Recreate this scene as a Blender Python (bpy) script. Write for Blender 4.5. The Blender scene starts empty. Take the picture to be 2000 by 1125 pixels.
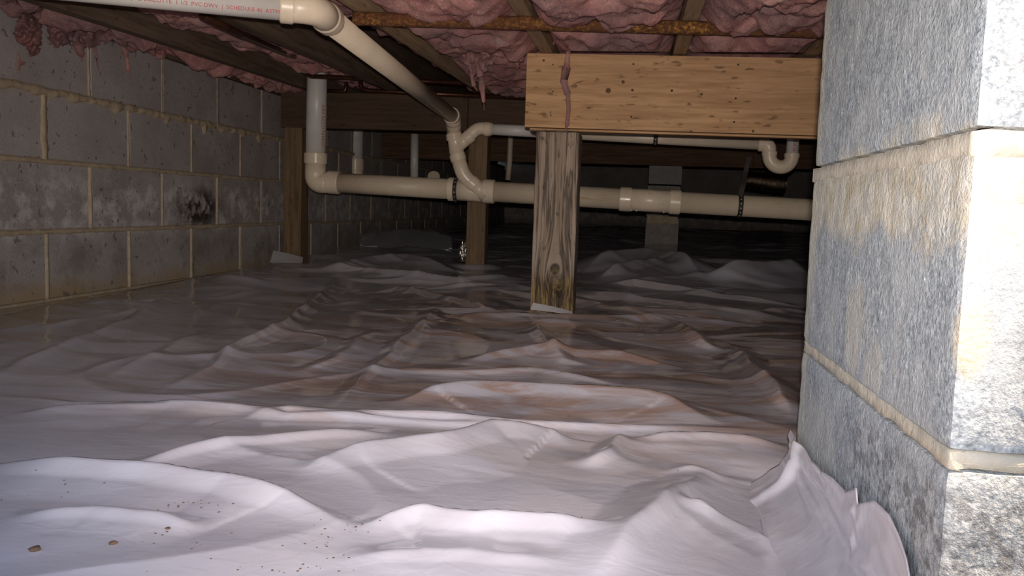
import bpy, bmesh, math, random
import numpy as np
from mathutils import Vector, Matrix, noise as mnoise

random.seed(7)
S = bpy.context.scene
COL = S.collection
PI = math.pi

# ------------------------------------------------------------------ camera
FPX, YAW, PITCH, ROLL, CAMH = 1644.4, 0.140564, 0.0950831, 0.0334433, 0.31779
_cy, _sy, _cp, _sp = math.cos(YAW), math.sin(YAW), math.cos(PITCH), math.sin(PITCH)
_f = np.array([-_sy*_cp, _cy*_cp, -_sp]); _r = np.array([_cy, _sy, 0.0]); _u = np.cross(_r, _f)
CR = math.cos(ROLL)*_r + math.sin(ROLL)*_u
CU = -math.sin(ROLL)*_r + math.cos(ROLL)*_u
CF = _f
CAM = np.array([0, 0, CAMH])
cd = bpy.data.cameras.new('camera'); cd.sensor_width = 36.0; cd.lens = FPX*36.0/2000.0
cd.clip_start = 0.02; cd.clip_end = 200
co = bpy.data.objects.new('camera', cd); COL.objects.link(co)
co.matrix_world = Matrix(((CR[0], CU[0], -CF[0], 0), (CR[1], CU[1], -CF[1], 0), (CR[2], CU[2], -CF[2], CAMH), (0, 0, 0, 1)))
S.camera = co

# ------------------------------------------------------------------ light
S.view_settings.view_transform = 'Standard'; S.view_settings.look = 'None'
S.view_settings.gamma = 1.0; S.view_settings.use_curve_mapping = False
S.view_settings.exposure = 0.0
W = bpy.data.worlds.new('sky'); S.world = W; W.use_nodes = True
wn = W.node_tree.nodes; wl = W.node_tree.links
sky = wn.new('ShaderNodeTexSky'); sky.sky_type = 'NISHITA'; sky.sun_disc = False
sky.sun_elevation = math.radians(65); sky.sun_rotation = math.radians(100); sky.air_density = 1.0; sky.dust_density = 0.6
wl.new(sky.outputs['Color'], wn['Background'].inputs['Color'])
wn['Background'].inputs['Strength'].default_value = 0.31

sd = bpy.data.lights.new('sun', 'SUN'); sd.energy = 20.0; sd.angle = math.radians(0.5); sd.color = (1.0, 0.70, 0.42)
so = bpy.data.objects.new('sun', sd); COL.objects.link(so)
so.rotation_euler = Vector((0.32, -0.185, 0.93)).to_track_quat('Z', 'Y').to_euler()

# the photographer's handheld lamp beside the lens
fd = bpy.data.lights.new('camera_flash', 'SPOT'); fd.energy = 112.0; fd.color = (1.0, 0.89, 0.81)
fd.spot_size = math.radians(88); fd.spot_blend = 1.0; fd.shadow_soft_size = 0.006
fo = bpy.data.objects.new('camera_flash', fd); COL.objects.link(fo)
_fl = CAM + CR*0.0 + CU*0.03 - CF*0.02
fo.location = _fl
_aim = CF*FPX + CR*(920-1000) + CU*(562.5-330)
fo.rotation_euler = Vector(-_aim).to_track_quat('Z', 'Y').to_euler()

# ------------------------------------------------------------------ survey helpers (photo pixel -> point of the place)
def ray(x, y): return CR*(x-1000.0) + CU*(562.5-y) + CF*FPX
def atY(x, y, Y):
    d = ray(x, y); return CAM + d*(Y/d[1])
def atX(x, y, X):
    d = ray(x, y); return CAM + d*(X/d[0])
def atZ(x, y, Z):
    d = ray(x, y); return CAM + d*((Z-CAMH)/d[2])
def smooth(a, b, x):
    t = np.clip((x-a)/(b-a), 0, 1); return t*t*(3-2*t)

# ------------------------------------------------------------------ numpy noise
_rng = np.random.RandomState(11)
_perm = _rng.permutation(512); _perm = np.concatenate([_perm, _perm])
_gr = _rng.rand(512)*2*PI; _gx = np.cos(_gr); _gy = np.sin(_gr)
def pn(x, y):
    x = np.asarray(x, float); y = np.asarray(y, float)
    xi = np.floor(x).astype(int); yi = np.floor(y).astype(int)
    xf = x-xi; yf = y-yi
    u = xf**3*(xf*(xf*6-15)+10); v = yf**3*(yf*(yf*6-15)+10)
    def g(ix, iy, dx, dy):
        h = _perm[(_perm[ix & 511] + iy) & 511]
        return _gx[h]*dx + _gy[h]*dy
    a = g(xi, yi, xf, yf); b = g(xi+1, yi, xf-1, yf); c = g(xi, yi+1, xf, yf-1); d = g(xi+1, yi+1, xf-1, yf-1)
    return (a*(1-u)+b*u)*(1-v) + (c*(1-u)+d*u)*v
def fbm(x, y, o=4):
    s = 0; a = 1.0; t = 0
    for i in range(o):
        s = s + a*pn(x*2**i+17.3*i, y*2**i+5.1*i); t += a; a *= 0.5
    return s/t
def ridge(x, y):   # crisp crests, 0..1
    return 1-np.minimum(1, np.abs(pn(x, y))*2.2)

# ------------------------------------------------------------------ materials
def sridge(x, y): return 1-np.minimum(1, np.sqrt(pn(x, y)**2+0.012)*2.0)
def mat(name, rough=0.6, spec=0.5):
    m = bpy.data.materials.new(name); m.use_nodes = True
    b = m.node_tree.nodes['Principled BSDF']
    b.inputs['Roughness'].default_value = rough
    b.inputs['Specular IOR Level'].default_value = spec
    return m, m.node_tree.nodes, m.node_tree.links, b
class NB:
    def __init__(s, m): s.n = m.node_tree.nodes; s.l = m.node_tree.links
    def link(s, sock, v):
        if hasattr(v, 'is_linked') or hasattr(v, 'node'): s.l.new(v, sock)
        else: sock.default_value = v
    def pos(s): return s.n.new('ShaderNodeNewGeometry').outputs['Position']
    def mapv(s, v, scale=(1, 1, 1), loc=(0, 0, 0)):
        k = s.n.new('ShaderNodeMapping'); s.l.new(v, k.inputs[0]); k.inputs['Scale'].default_value = scale; k.inputs['Location'].default_value = loc
        return k.outputs[0]
    def noise(s, v, scale=5, detail=4, rough=0.55, dist=0):
        k = s.n.new('ShaderNodeTexNoise'); s.l.new(v, k.inputs['Vector']); k.inputs['Scale'].default_value = scale
        k.inputs['Detail'].default_value = detail; k.inputs['Roughness'].default_value = rough; k.inputs['Distortion'].default_value = dist
        return k.outputs['Fac']
    def voro(s, v, scale=5, feat='F1', out='Distance'):
        k = s.n.new('ShaderNodeTexVoronoi'); k.feature = feat; s.l.new(v, k.inputs['Vector']); k.inputs['Scale'].default_value = scale
        return k.outputs[out]
    def ramp(s, f, stops, interp='LINEAR'):
        k = s.n.new('ShaderNodeValToRGB'); s.l.new(f, k.inputs[0]); r = k.color_ramp; r.interpolation = interp
        while len(r.elements) < len(stops): r.elements.new(0.5)
        for e, (p, c) in zip(r.elements, stops):
            e.position = p; e.color = (c, c, c, 1) if isinstance(c, (int, float)) else (*c, 1)
        return k.outputs[0]
    def mix(s, f, a, b, mode='MIX'):
        k = s.n.new('ShaderNodeMix'); k.data_type = 'RGBA'; k.blend_type = mode
        s.link(k.inputs[0], f)
        for sock, v in ((k.inputs[6], a), (k.inputs[7], b)):
            if isinstance(v, tuple): sock.default_value = (*v, 1) if len(v) == 3 else v
            else: s.l.new(v, sock)
        return k.outputs[2]
    def math(s, op, a, b=0.0, c=0.0, clamp=False):
        k = s.n.new('ShaderNodeMath'); k.operation = op; k.use_clamp = clamp
        for i, v in enumerate((a, b, c)): s.link(k.inputs[i], v)
        return k.outputs[0]
    def sep(s, v):
        k = s.n.new('ShaderNodeSeparateXYZ'); s.l.new(v, k.inputs[0]); return k.outputs
    def comb(s, x, y, z):
        k = s.n.new('ShaderNodeCombineXYZ')
        for i, v in enumerate((x, y, z)): s.link(k.inputs[i], v)
        return k.outputs[0]
    def band(s, v, lo, hi, soft):   # 1 inside lo..hi
        k = s.n.new('ShaderNodeMapRange'); k.interpolation_type = 'SMOOTHSTEP'; s.link(k.inputs[0], v); k.inputs[1].default_value = lo-soft; k.inputs[2].default_value = lo+soft
        j = s.n.new('ShaderNodeMapRange'); j.interpolation_type = 'SMOOTHSTEP'; s.link(j.inputs[0], v); j.inputs[1].default_value = hi-soft; j.inputs[2].default_value = hi+soft; j.inputs[3].default_value = 1; j.inputs[4].default_value = 0
        return s.math('MULTIPLY', k.outputs[0], j.outputs[0])
    def dist(s, v, c, scale=(1, 1, 1)):
        k = s.n.new('ShaderNodeVectorMath'); k.operation = 'SUBTRACT'; s.l.new(v, k.inputs[0]); k.inputs[1].default_value = c
        j = s.n.new('ShaderNodeVectorMath'); j.operation = 'MULTIPLY'; s.l.new(k.outputs[0], j.inputs[0]); j.inputs[1].default_value = scale
        q = s.n.new('ShaderNodeVectorMath'); q.operation = 'LENGTH'; s.l.new(j.outputs[0], q.inputs[0])
        return q.outputs['Value']
    def blob(s, v, c, scale, r0, r1):   # 1 at the centre, 0 outside
        k = s.n.new('ShaderNodeMapRange'); k.interpolation_type = 'SMOOTHSTEP'; s.l.new(s.dist(v, c, scale), k.inputs[0])
        k.inputs[1].default_value = r0; k.inputs[2].default_value = r1; k.inputs[3].default_value = 1; k.inputs[4].default_value = 0
        return k.outputs[0]
    def rnd(s): return s.n.new('ShaderNodeObjectInfo').outputs['Random']
    def bump(s, b, h, strength, distance=0.01):
        k = s.n.new('ShaderNodeBump'); k.inputs['Strength'].default_value = strength; k.inputs['Distance'].default_value = distance
        s.l.new(h, k.inputs['Height']); s.l.new(k.outputs[0], b.inputs['Normal'])

def m_block():       # inside face of the left wall
    m, n, l, b = mat('block_wall', 0.95, 0.15); k = NB(m); p = k.pos()
    x, y, z = k.sep(p)
    spk = k.noise(p, 160, 3, 0.7)
    base = k.ramp(spk, [(0.25, (0.26, 0.235, 0.23)), (0.55, (0.37, 0.34, 0.335)), (0.8, (0.47, 0.44, 0.44))])
    big = k.noise(p, 5.5, 5, 0.6)
    base = k.mix(k.ramp(big, [(0.38, 0.0), (0.62, 0.65)]), base, (0.23, 0.195, 0.185))
    rr = k.rnd(); base = k.mix(k.math('MULTIPLY', rr, 0.35), base, (0.44, 0.41, 0.41))
    # white mineral bloom on the two lower courses, damp stains, tan earth at the foot
    blo = k.math('MULTIPLY', k.band(z, 0.19, 0.36, 0.05), k.ramp(k.noise(p, 13, 8, 0.72), [(0.47, 0.0), (0.62, 0.85)]))
    base = k.mix(blo, base, (0.62, 0.58, 0.57))
    damp = k.blob(p, (-1.68, 3.10, 0.275), (1, 4.2, 9), 0.35, 1.0)
    damp = k.math('MULTIPLY', damp, k.ramp(k.noise(p, 11, 6, 0.7), [(0.40, 0.0), (0.52, 1.0)]))
    base = k.mix(damp, base, (0.05, 0.035, 0.03))
    blk = k.math('MULTIPLY', k.band(z, -0.1, 0.17, 0.05), k.ramp(k.noise(p, 7, 5, 0.65), [(0.45, 0.0), (0.6, 0.55)]))
    base = k.mix(blk, base, (0.14, 0.11, 0.09))
    foot = k.math('MULTIPLY', k.band(z, -0.2, 0.05, 0.05), k.ramp(k.noise(p, 6, 4), [(0.3, 0.25), (0.6, 0.9)]))
    base = k.mix(foot, base, (0.36, 0.25, 0.13))
    pits = k.ramp(k.noise(p, 42, 2, 0.5), [(0.66, 0.0), (0.70, 1.0)])
    base = k.mix(k.math('MULTIPLY', pits, 0.6), base, (0.09, 0.075, 0.07))
    l.new(base, b.inputs['Base Color'])
    k.bump(b, k.math('ADD', spk, k.math('MULTIPLY', pits, -0.8)), 0.45, 0.004)
    return m
def m_mortar(name='mortar', c0=(0.33, 0.26, 0.18), c1=(0.48, 0.39, 0.28)):
    m, n, l, b = mat(name, 0.95, 0.1); k = NB(m); p = k.pos()
    f = k.noise(p, 30, 6, 0.7)
    l.new(k.ramp(f, [(0.3, c0), (0.7, c1)]), b.inputs['Base Color'])
    k.bump(b, k.noise(p, 120, 5, 0.7), 0.5, 0.004)
    return m
def m_jamb():        # rough blue-grey block at the opening
    m, n, l, b = mat('block_jamb', 0.95, 0.12); k = NB(m); p = k.pos()
    x, y, z = k.sep(p)
    s1 = k.noise(p, 330, 3, 0.65); s2 = k.noise(p, 110, 4, 0.7)
    s = k.math('ADD', k.math('MULTIPLY', s1, 0.55), k.math('MULTIPLY', s2, 0.45))
    base = k.ramp(s, [(0.34, (0.095, 0.112, 0.135)), (0.47, (0.215, 0.243, 0.272)), (0.58, (0.31, 0.34, 0.37)), (0.70, (0.50, 0.525, 0.55))])
    base = k.mix(k.ramp(k.noise(p, 14, 4, 0.6), [(0.42, 0.0), (0.62, 0.5)]), base, (0.34, 0.355, 0.37))
    # darker lowest block with black fungus flecks
    low = k.math('MULTIPLY', k.band(z, -0.2, 0.145, 0.015), k.ramp(k.noise(p, 75, 5, 0.75), [(0.46, 0.0), (0.58, 0.75)]))
    low = k.math('MULTIPLY', low, k.band(y, 0.5, 0.80, 0.08))
    base = k.mix(low, base, (0.085, 0.085, 0.09))
    # mortar smeared by the trowel: under the upper bed joint and two dabs on the middle block
    warp = k.math('MULTIPLY', k.math('SUBTRACT', k.noise(p, 17, 6, 0.7), 0.5), 0.11)
    zz = k.math('ADD', z, warp)
    smear = k.math('MULTIPLY', k.band(zz, 0.305, 0.376, 0.012), k.ramp(k.noise(p, 26, 5, 0.7), [(0.28, 0.35), (0.55, 0.95)]))
    base = k.mix(smear, base, k.ramp(k.noise(p, 38, 4, 0.6), [(0.35, (0.32, 0.285, 0.21)), (0.6, (0.45, 0.43, 0.385))]))
    pw = k.comb(x, k.math('ADD', y, warp), k.math('ADD', z, k.math('MULTIPLY', warp, 0.5)))
    for c, sc, a in (((0.205, 0.80, 0.218), (1, 22, 17), 0.6), ((0.205, 0.735, 0.195), (1, 40, 30), 0.45), ((0.205, 1.02, 0.30), (1, 26, 14), 0.5), ((0.205, 0.93, 0.085), (1, 9, 20), 0.35)):
        base = k.mix(k.math('MULTIPLY', k.blob(pw, c, sc, 0.55, 1.0), a), base, (0.38, 0.37, 0.335))
    ed = k.math('MULTIPLY', k.band(y, 1.0, 1.2, 0.012), 0.55)
    base = k.mix(ed, base, (0.42, 0.41, 0.34))
    oran = k.math('MULTIPLY', k.blob(p, (0.214, 0.56, 0.245), (70, 60, 30), 0.3, 1.0), 0.6)
    base = k.mix(oran, base, (0.60, 0.46, 0.26))
    l.new(base, b.inputs['Base Color'])
    k.bump(b, k.math('ADD', k.noise(p, 210, 4, 0.7), k.math('MULTIPLY', s2, 1.2)), 0.9, 0.0020)
    return m
def m_wood(name, axis, light, dark, knots=(), rough=0.75, grain=1.0, foot=None, streak=0.5, cracks=0.0):
    m, n, l, b = mat(name, rough, 0.25); k = NB(m); p = k.pos()
    xyz = list(k.sep(p))
    a = axis; o = [i for i in range(3) if i != a]
    # rings bend round the knots
    across = [xyz[o[0]], xyz[o[1]]]
    kd = None
    for c, sx, sy, r in knots:      # c world point, r radius
        sc = [1.0/r]*3; sc[a] = 1.0/(r*sx); 
        g = k.blob(p, c, tuple(sc), 0.0, 4.5)
        for j in range(2):
            off = k.math('SUBTRACT', xyz[o[j]], c[o[j]])
            across[j] = k.math('SUBTRACT', across[j], k.math('MULTIPLY', k.math('MULTIPLY', off, g), 0.75))
        sc2 = [1.0/r]*3; sc2[a] = 1.0/(r*sy)
        d = k.blob(p, c, tuple(sc2), 0.75, 1.15)
        kd = d if kd is None else k.math('MAXIMUM', kd, d)
    v = [0, 0, 0]; v[a] = k.math('MULTIPLY', xyz[a], 0.06); v[o[0]] = across[0]; v[o[1]] = across[1]
    vv = k.comb(*v)
    g1 = k.noise(vv, 55*grain, 5, 0.6, 0.4); g2 = k.noise(vv, 240*grain, 3, 0.6)
    v3 = list(v); v3[a] = k.math('MULTIPLY', xyz[a], 0.35)
    st = k.noise(k.comb(*v3), 60*grain, 2, 0.5)
    f = k.math('ADD', k.math('MULTIPLY', g1, 0.7), k.math('MULTIPLY', g2, 0.3))
    c = k.ramp(f, [(0.36, dark), (0.60, light)])
    c = k.mix(k.math('MULTIPLY', k.ramp(st, [(0.64, 0.0), (0.72, 1.0)]), streak), c, tuple(q*0.35 for q in dark))
    c = k.mix(k.math('MULTIPLY', k.ramp(k.noise(p, 4, 3), [(0.4, 0.0), (0.7, 0.6)]), 0.6), c, tuple(0.72*q for q in light))
    if cracks:
        v4 = list(v); v4[a] = k.math('MULTIPLY', xyz[a], 0.045)
        ck = k.math('ABSOLUTE', k.math('SUBTRACT', k.noise(k.comb(*v4), 38, 3, 0.6, 0.3), 0.5))
        c = k.mix(k.math('MULTIPLY', k.ramp(ck, [(0.0, 1.0), (0.022, 0.75), (0.05, 0.0)]), cracks), c, tuple(0.3*q for q in dark))
    if kd is not None: c = k.mix(k.math('MULTIPLY', kd, 0.9), c, tuple(0.22*q for q in dark))
    if foot:                          # damp rot stain of the lower end
        z0, z1, colr = foot
        w = k.math('ADD', xyz[2], k.math('MULTIPLY', k.math('SUBTRACT', k.noise(vv, 60, 3), 0.5), 0.12))
        mm = k.math('MULTIPLY', k.band(w, z0-1, z1, 0.035), 0.85)
        c = k.mix(mm, c, k.ramp(k.noise(vv, 120, 4, 0.7), [(0.42, (0.035, 0.022, 0.012)), (0.6, colr)]))
    l.new(c, b.inputs['Base Color'])
    k.bump(b, f, 0.35, 0.003)
    return m
def m_pvc(name, c, stain=0.5, rough=0.28, dirt=(0.50, 0.30, 0.10)):
    m, n, l, b = mat(name, rough, 0.5); k = NB(m); p = k.pos()
    base = k.mix(k.ramp(k.noise(p, 9, 5, 0.65), [(0.45, 0.0), (0.75, 0.5)]), c, tuple(0.72*q for q in c))
    s = k.ramp(k.noise(k.mapv(p, (0.35, 1, 2.2)), 14, 6, 0.7), [(0.60, 0.0), (0.70, 1.0)])
    base = k.mix(k.math('MULTIPLY', s, stain), base, dirt)
    fl = k.ramp(k.noise(p, 75, 2, 0.5), [(0.74, 0.0), (0.77, 1.0)])
    base = k.mix(k.math('MULTIPLY', fl, 0.7), base, (0.08, 0.06, 0.05))
    l.new(base, b.inputs['Base Color'])
    l.new(k.ramp(k.noise(p, 20, 3), [(0.3, rough), (0.7, rough+0.2)]), b.inputs['Roughness'])
    return m
def m_plain(name, c, rough=0.6, metal=0.0, var=0.25, scale=30, spec=0.5, bump=0.0):
    m, n, l, b = mat(name, rough, spec); k = NB(m); p = k.pos()
    b.inputs['Metallic'].default_value = metal
    f = k.noise(p, scale, 5, 0.65)
    l.new(k.ramp(f, [(0.3, tuple(q*(1-var) for q in c)), (0.7, tuple(min(1, q*(1+var)) for q in c))]), b.inputs['Base Color'])
    if bump: k.bump(b, f, bump, 0.004)
    return m
def m_rust():
    m, n, l, b = mat('rusty_iron', 0.85, 0.3); k = NB(m); p = k.pos()
    f = k.noise(p, 95, 6, 0.75)
    c = k.ramp(f, [(0.35, (0.045, 0.018, 0.010)), (0.52, (0.15, 0.062, 0.024)), (0.60, (0.34, 0.17, 0.035)), (0.72, (0.55, 0.34, 0.08))])
    c = k.mix(k.ramp(k.noise(p, 6, 3), [(0.4, 0.0), (0.65, 0.8)]), c, (0.12, 0.045, 0.022))
    l.new(c, b.inputs['Base Color']); k.bump(b, f, 1.0, 0.006)
    return m
def m_pink():
    m, n, l, b = mat('pink_fibreglass', 1.0, 0.05); k = NB(m); p = k.pos()
    w = k.noise(p, 9, 5, 0.65, 1.2)
    c = k.ramp(w, [(0.30, (0.34, 0.14, 0.14)), (0.46, (0.60, 0.27, 0.25)), (0.60, (0.74, 0.40, 0.36)), (0.74, (0.74, 0.56, 0.53))])
    c = k.mix(k.ramp(k.noise(p, 3.2, 3), [(0.45, 0.0), (0.62, 0.75)]), c, (0.34, 0.215, 0.22))
    c = k.mix(k.math('MULTIPLY', k.ramp(k.noise(p, 46, 3, 0.6), [(0.66, 0.0), (0.72, 1.0)]), 0.5), c, (0.12, 0.05, 0.05))
    l.new(c, b.inputs['Base Color'])
    b.inputs['Sheen Weight'].default_value = 0.3; b.inputs['Sheen Tint'].default_value = (1, 0.7, 0.7, 1)
    fib = k.noise(k.mapv(p, (1, 0.25, 1)), 160, 5, 0.75, 1.5)
    k.bump(b, k.math('ADD', fib, k.noise(p, 40, 4, 0.7)), 0.9, 0.012)
    return m
def m_film(name='white_film', c=(0.48, 0.465, 0.515)):
    m, n, l, b = mat(name, 0.26, 0.6); b.inputs['IOR'].default_value = 1.6; b.inputs['Coat Weight'].default_value = 0.5; b.inputs['Coat Roughness'].default_value = 0.07; k = NB(m); p = k.pos()
    x, y, z = k.sep(p)
    f = k.noise(p, 3.5, 5, 0.6)
    col = k.mix(k.ramp(f, [(0.40, 0.0), (0.66, 0.55)]), c, (0.39, 0.345, 0.355))
    # reflections of brown wood overhead painted into the film colour as streaks further in
    refl_streak = k.ramp(k.noise(k.mapv(p, (0.55, 2.6, 1)), 3.6, 7, 0.68, 1.2), [(0.455, 0.0), (0.58, 0.85)])
    refl_streak = k.math('MULTIPLY', refl_streak, k.band(y, 1.15, 2.9, 0.25))
    refl_streak = k.math('MULTIPLY', refl_streak, k.band(x, -0.9, 2.0, 0.5))
    col = k.mix(refl_streak, col, (0.33, 0.215, 0.165))
    dirt = k.math('MULTIPLY', k.ramp(k.noise(p, 60, 3, 0.6), [(0.74, 0.0), (0.78, 1.0)]), k.ramp(k.noise(p, 4.5, 2), [(0.50, 0.0), (0.6, 0.9)]))
    col = k.mix(dirt, col, (0.10, 0.07, 0.055))
    wl_ = k.band(x, -1.8, -1.50, 0.08)
    col = k.mix(k.math('MULTIPLY', wl_, k.ramp(k.noise(p, 8, 5, 0.7), [(0.4, 0.1), (0.6, 0.8)])), col, (0.22, 0.165, 0.12))
    l.new(col, b.inputs['Base Color'])
    l.new(k.ramp(k.noise(p, 7, 4), [(0.35, 0.13), (0.7, 0.27)]), b.inputs['Roughness'])
    cr = k.voro(k.mapv(p, (1, 1, 1)), 26, 'DISTANCE_TO_EDGE')
    def crease(sc, sx, sy, d): return k.math('ABSOLUTE', k.math('SUBTRACT', k.noise(k.mapv(p, (sx, sy, 1), (d, d*2, 0)), sc, 2, 0.5, 0.6), 0.5))
    gate = k.ramp(k.noise(p, 2.6, 2), [(0.42, 0.1), (0.6, 1.0)])
    fine = k.math('MULTIPLY', k.math('ADD', k.math('MULTIPLY', crease(5, 1.0, 2.6, 3.0), 2.2), crease(13, 0.8, 2.6, 7.0)), gate)
    h = k.math('ADD', k.math('MULTIPLY', k.ramp(cr, [(0.0, 1.0), (0.06, 0.0)]), 0.10), k.noise(k.mapv(p, (1, 1.6, 1)), 22, 3, 0.5, 1.0))
    h = k.math('ADD', k.math('MULTIPLY', h, 0.05), k.math('MULTIPLY', fine, -0.07))
    k.bump(b, h, 1.0, 0.012)
    return m

M = {}
M['block'] = m_block(); M['mortar'] = m_mortar(); M['jamb'] = m_jamb()
M['jmortar'] = m_mortar('mortar_jamb', (0.32, 0.295, 0.25), (0.45, 0.42, 0.365))
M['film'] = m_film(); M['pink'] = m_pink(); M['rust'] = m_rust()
M['pvc'] = m_pvc('pvc_cream', (0.70, 0.60, 0.48), 0.35)
M['pvcfit'] = m_pvc('pvc_fitting', (0.76, 0.64, 0.50), 0.06, 0.2)
M['pvcold'] = m_pvc('pvc_stained', (0.66, 0.55, 0.42), 0.65, 0.32)
M['pvcwhite'] = m_pvc('pvc_white', (0.66, 0.63, 0.60), 0.04, 0.3)
M['ink'] = m_plain('red_ink', (0.50, 0.055, 0.065), 0.6, var=0.2, scale=60)
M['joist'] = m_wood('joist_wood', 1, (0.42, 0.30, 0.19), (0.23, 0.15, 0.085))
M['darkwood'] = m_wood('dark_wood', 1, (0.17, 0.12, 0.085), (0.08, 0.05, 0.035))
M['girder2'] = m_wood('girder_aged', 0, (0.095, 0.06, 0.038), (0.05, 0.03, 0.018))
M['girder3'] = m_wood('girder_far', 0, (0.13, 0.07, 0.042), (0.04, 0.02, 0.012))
M['post2'] = m_wood('post_wood', 2, (0.21, 0.14, 0.08), (0.11, 0.068, 0.036), knots=(((-1.563, 3.72, 0.245), 2.4, 1.6, 0.012),))
M['earth'] = m_plain('earth', (0.23, 0.155, 0.105), 0.95, var=0.4, scale=8, spec=0.1, bump=0.4)
M['gravel'] = m_plain('grey_gravel', (0.075, 0.08, 0.085), 0.95, var=0.4, scale=40, spec=0.1, bump=0.6)
M['black'] = m_plain('dark_strap_steel', (0.028, 0.022, 0.018), 0.7, 0.0, 0.4)
M['bronze'] = m_plain('worn_strap_steel', (0.14, 0.095, 0.06), 0.5, 0.5, 0.4)
M['hole'] = m_plain('strap_hole', (0.62, 0.56, 0.50), 0.6)
M['copper'] = m_plain('dull_copper', (0.095, 0.04, 0.026), 0.32, 0.7, 0.4, 40)
M['nail'] = m_plain('nail_iron', (0.035, 0.02, 0.014), 0.7, 0.2)
M['paper'] = m_plain('white_board', (0.62, 0.61, 0.63), 0.6, var=0.06)
M['foil'] = m_plain('crinkled_foil', (0.55, 0.52, 0.47), 0.18, 1.0, 0.3, 60, bump=0.8)
M['duct'] = m_plain('duct_film', (0.30, 0.25, 0.19), 0.12, 1.0, 0.8, 90, bump=1.0)
M['pier'] = m_plain('pier_block', (0.25, 0.23, 0.215), 0.95, var=0.25, scale=26, spec=0.1, bump=0.3)
M['cap'] = m_plain('pier_cap', (0.235, 0.23, 0.235), 0.9, var=0.12, scale=40, spec=0.1)
M['siding'] = m_plain('siding_paint', (0.55, 0.53, 0.50), 0.6, var=0.08)
M['soil'] = m_plain('soil_crumb', (0.10, 0.06, 0.035), 0.95, var=0.3, scale=120)

# ------------------------------------------------------------------ mesh helpers
LOC = {}
def empty(name, loc, label=None, cat=None, group=None, kind=None):
    o = bpy.data.objects.new(name, None); COL.objects.link(o); o.location = loc; o.empty_display_size = 0.05
    LOC[o.name] = np.array(loc, float); tag(o, label, cat, group, kind); return o
def tag(o, label=None, cat=None, group=None, kind=None):
    if label: o['label'] = label
    if cat: o['category'] = cat
    if group: o['group'] = group
    if kind: o['kind'] = kind
    return o
def mk(name, v, f, m, parent=None, smo=False, origin=None):
    v = np.asarray(v, float)
    pl = LOC[parent.name] if parent else np.zeros(3)
    if origin is None:
        origin = pl if parent else np.array([(v[:, 0].min()+v[:, 0].max())/2, (v[:, 1].min()+v[:, 1].max())/2, v[:, 2].min()])
    origin = np.asarray(origin, float)
    me = bpy.data.meshes.new(name)
    if isinstance(f, np.ndarray):
        n, k = f.shape
        me.vertices.add(len(v)); me.vertices.foreach_set('co', (v-origin).astype(np.float32).ravel())
        me.loops.add(n*k); me.loops.foreach_set('vertex_index', f.astype(np.int32).ravel())
        me.polygons.add(n); me.polygons.foreach_set('loop_start', np.arange(0, n*k, k, dtype=np.int32))
        me.update(calc_edges=True); me.validate()
    else:
        me.from_pydata((v-origin).tolist(), [], f)
    if smo: me.polygons.foreach_set('use_smooth', [True]*len(me.polygons))
    me.materials.append(m)
    o = bpy.data.objects.new(name, me); COL.objects.link(o)
    if parent: o.parent = parent; o.location = origin-pl
    else: o.location = origin
    LOC[o.name] = origin
    return o
class MB:
    def __init__(s): s.v = []; s.f = []
    def add(s, v, f):
        b = len(s.v); s.v += [tuple(q) for q in v]; s.f += [tuple(i+b for i in q) for q in f]; return s
    def build(s, name, m, parent=None, smo=False): return mk(name, s.v, s.f, m, parent, smo)
def box_vf(x0, x1, y0, y1, z0, z1, bev=0.0):
    if bev <= 0:
        v = [(x, y, z) for x in (x0, x1) for y in (y0, y1) for z in (z0, z1)]
        return v, [(0, 1, 3, 2), (4, 6, 7, 5), (0, 4, 5, 1), (2, 3, 7, 6), (0, 2, 6, 4), (1, 5, 7, 3)]
    bm = bmesh.new(); bmesh.ops.create_cube(bm, size=1)
    for q in bm.verts: q.co = Vector(((x0+x1)/2+q.co.x*(x1-x0), (y0+y1)/2+q.co.y*(y1-y0), (z0+z1)/2+q.co.z*(z1-z0)))
    bmesh.ops.bevel(bm, geom=bm.edges[:], offset=bev, segments=1, affect='EDGES')
    bm.verts.index_update()
    v = [tuple(q.co) for q in bm.verts]; f = [tuple(w.index for w in q.verts) for q in bm.faces]; bm.free(); return v, f
def box(name, x0, x1, y0, y1, z0, z1, m, parent=None, bev=0.0):
    return mk(name, *box_vf(x0, x1, y0, y1, z0, z1, bev), m, parent)
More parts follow.
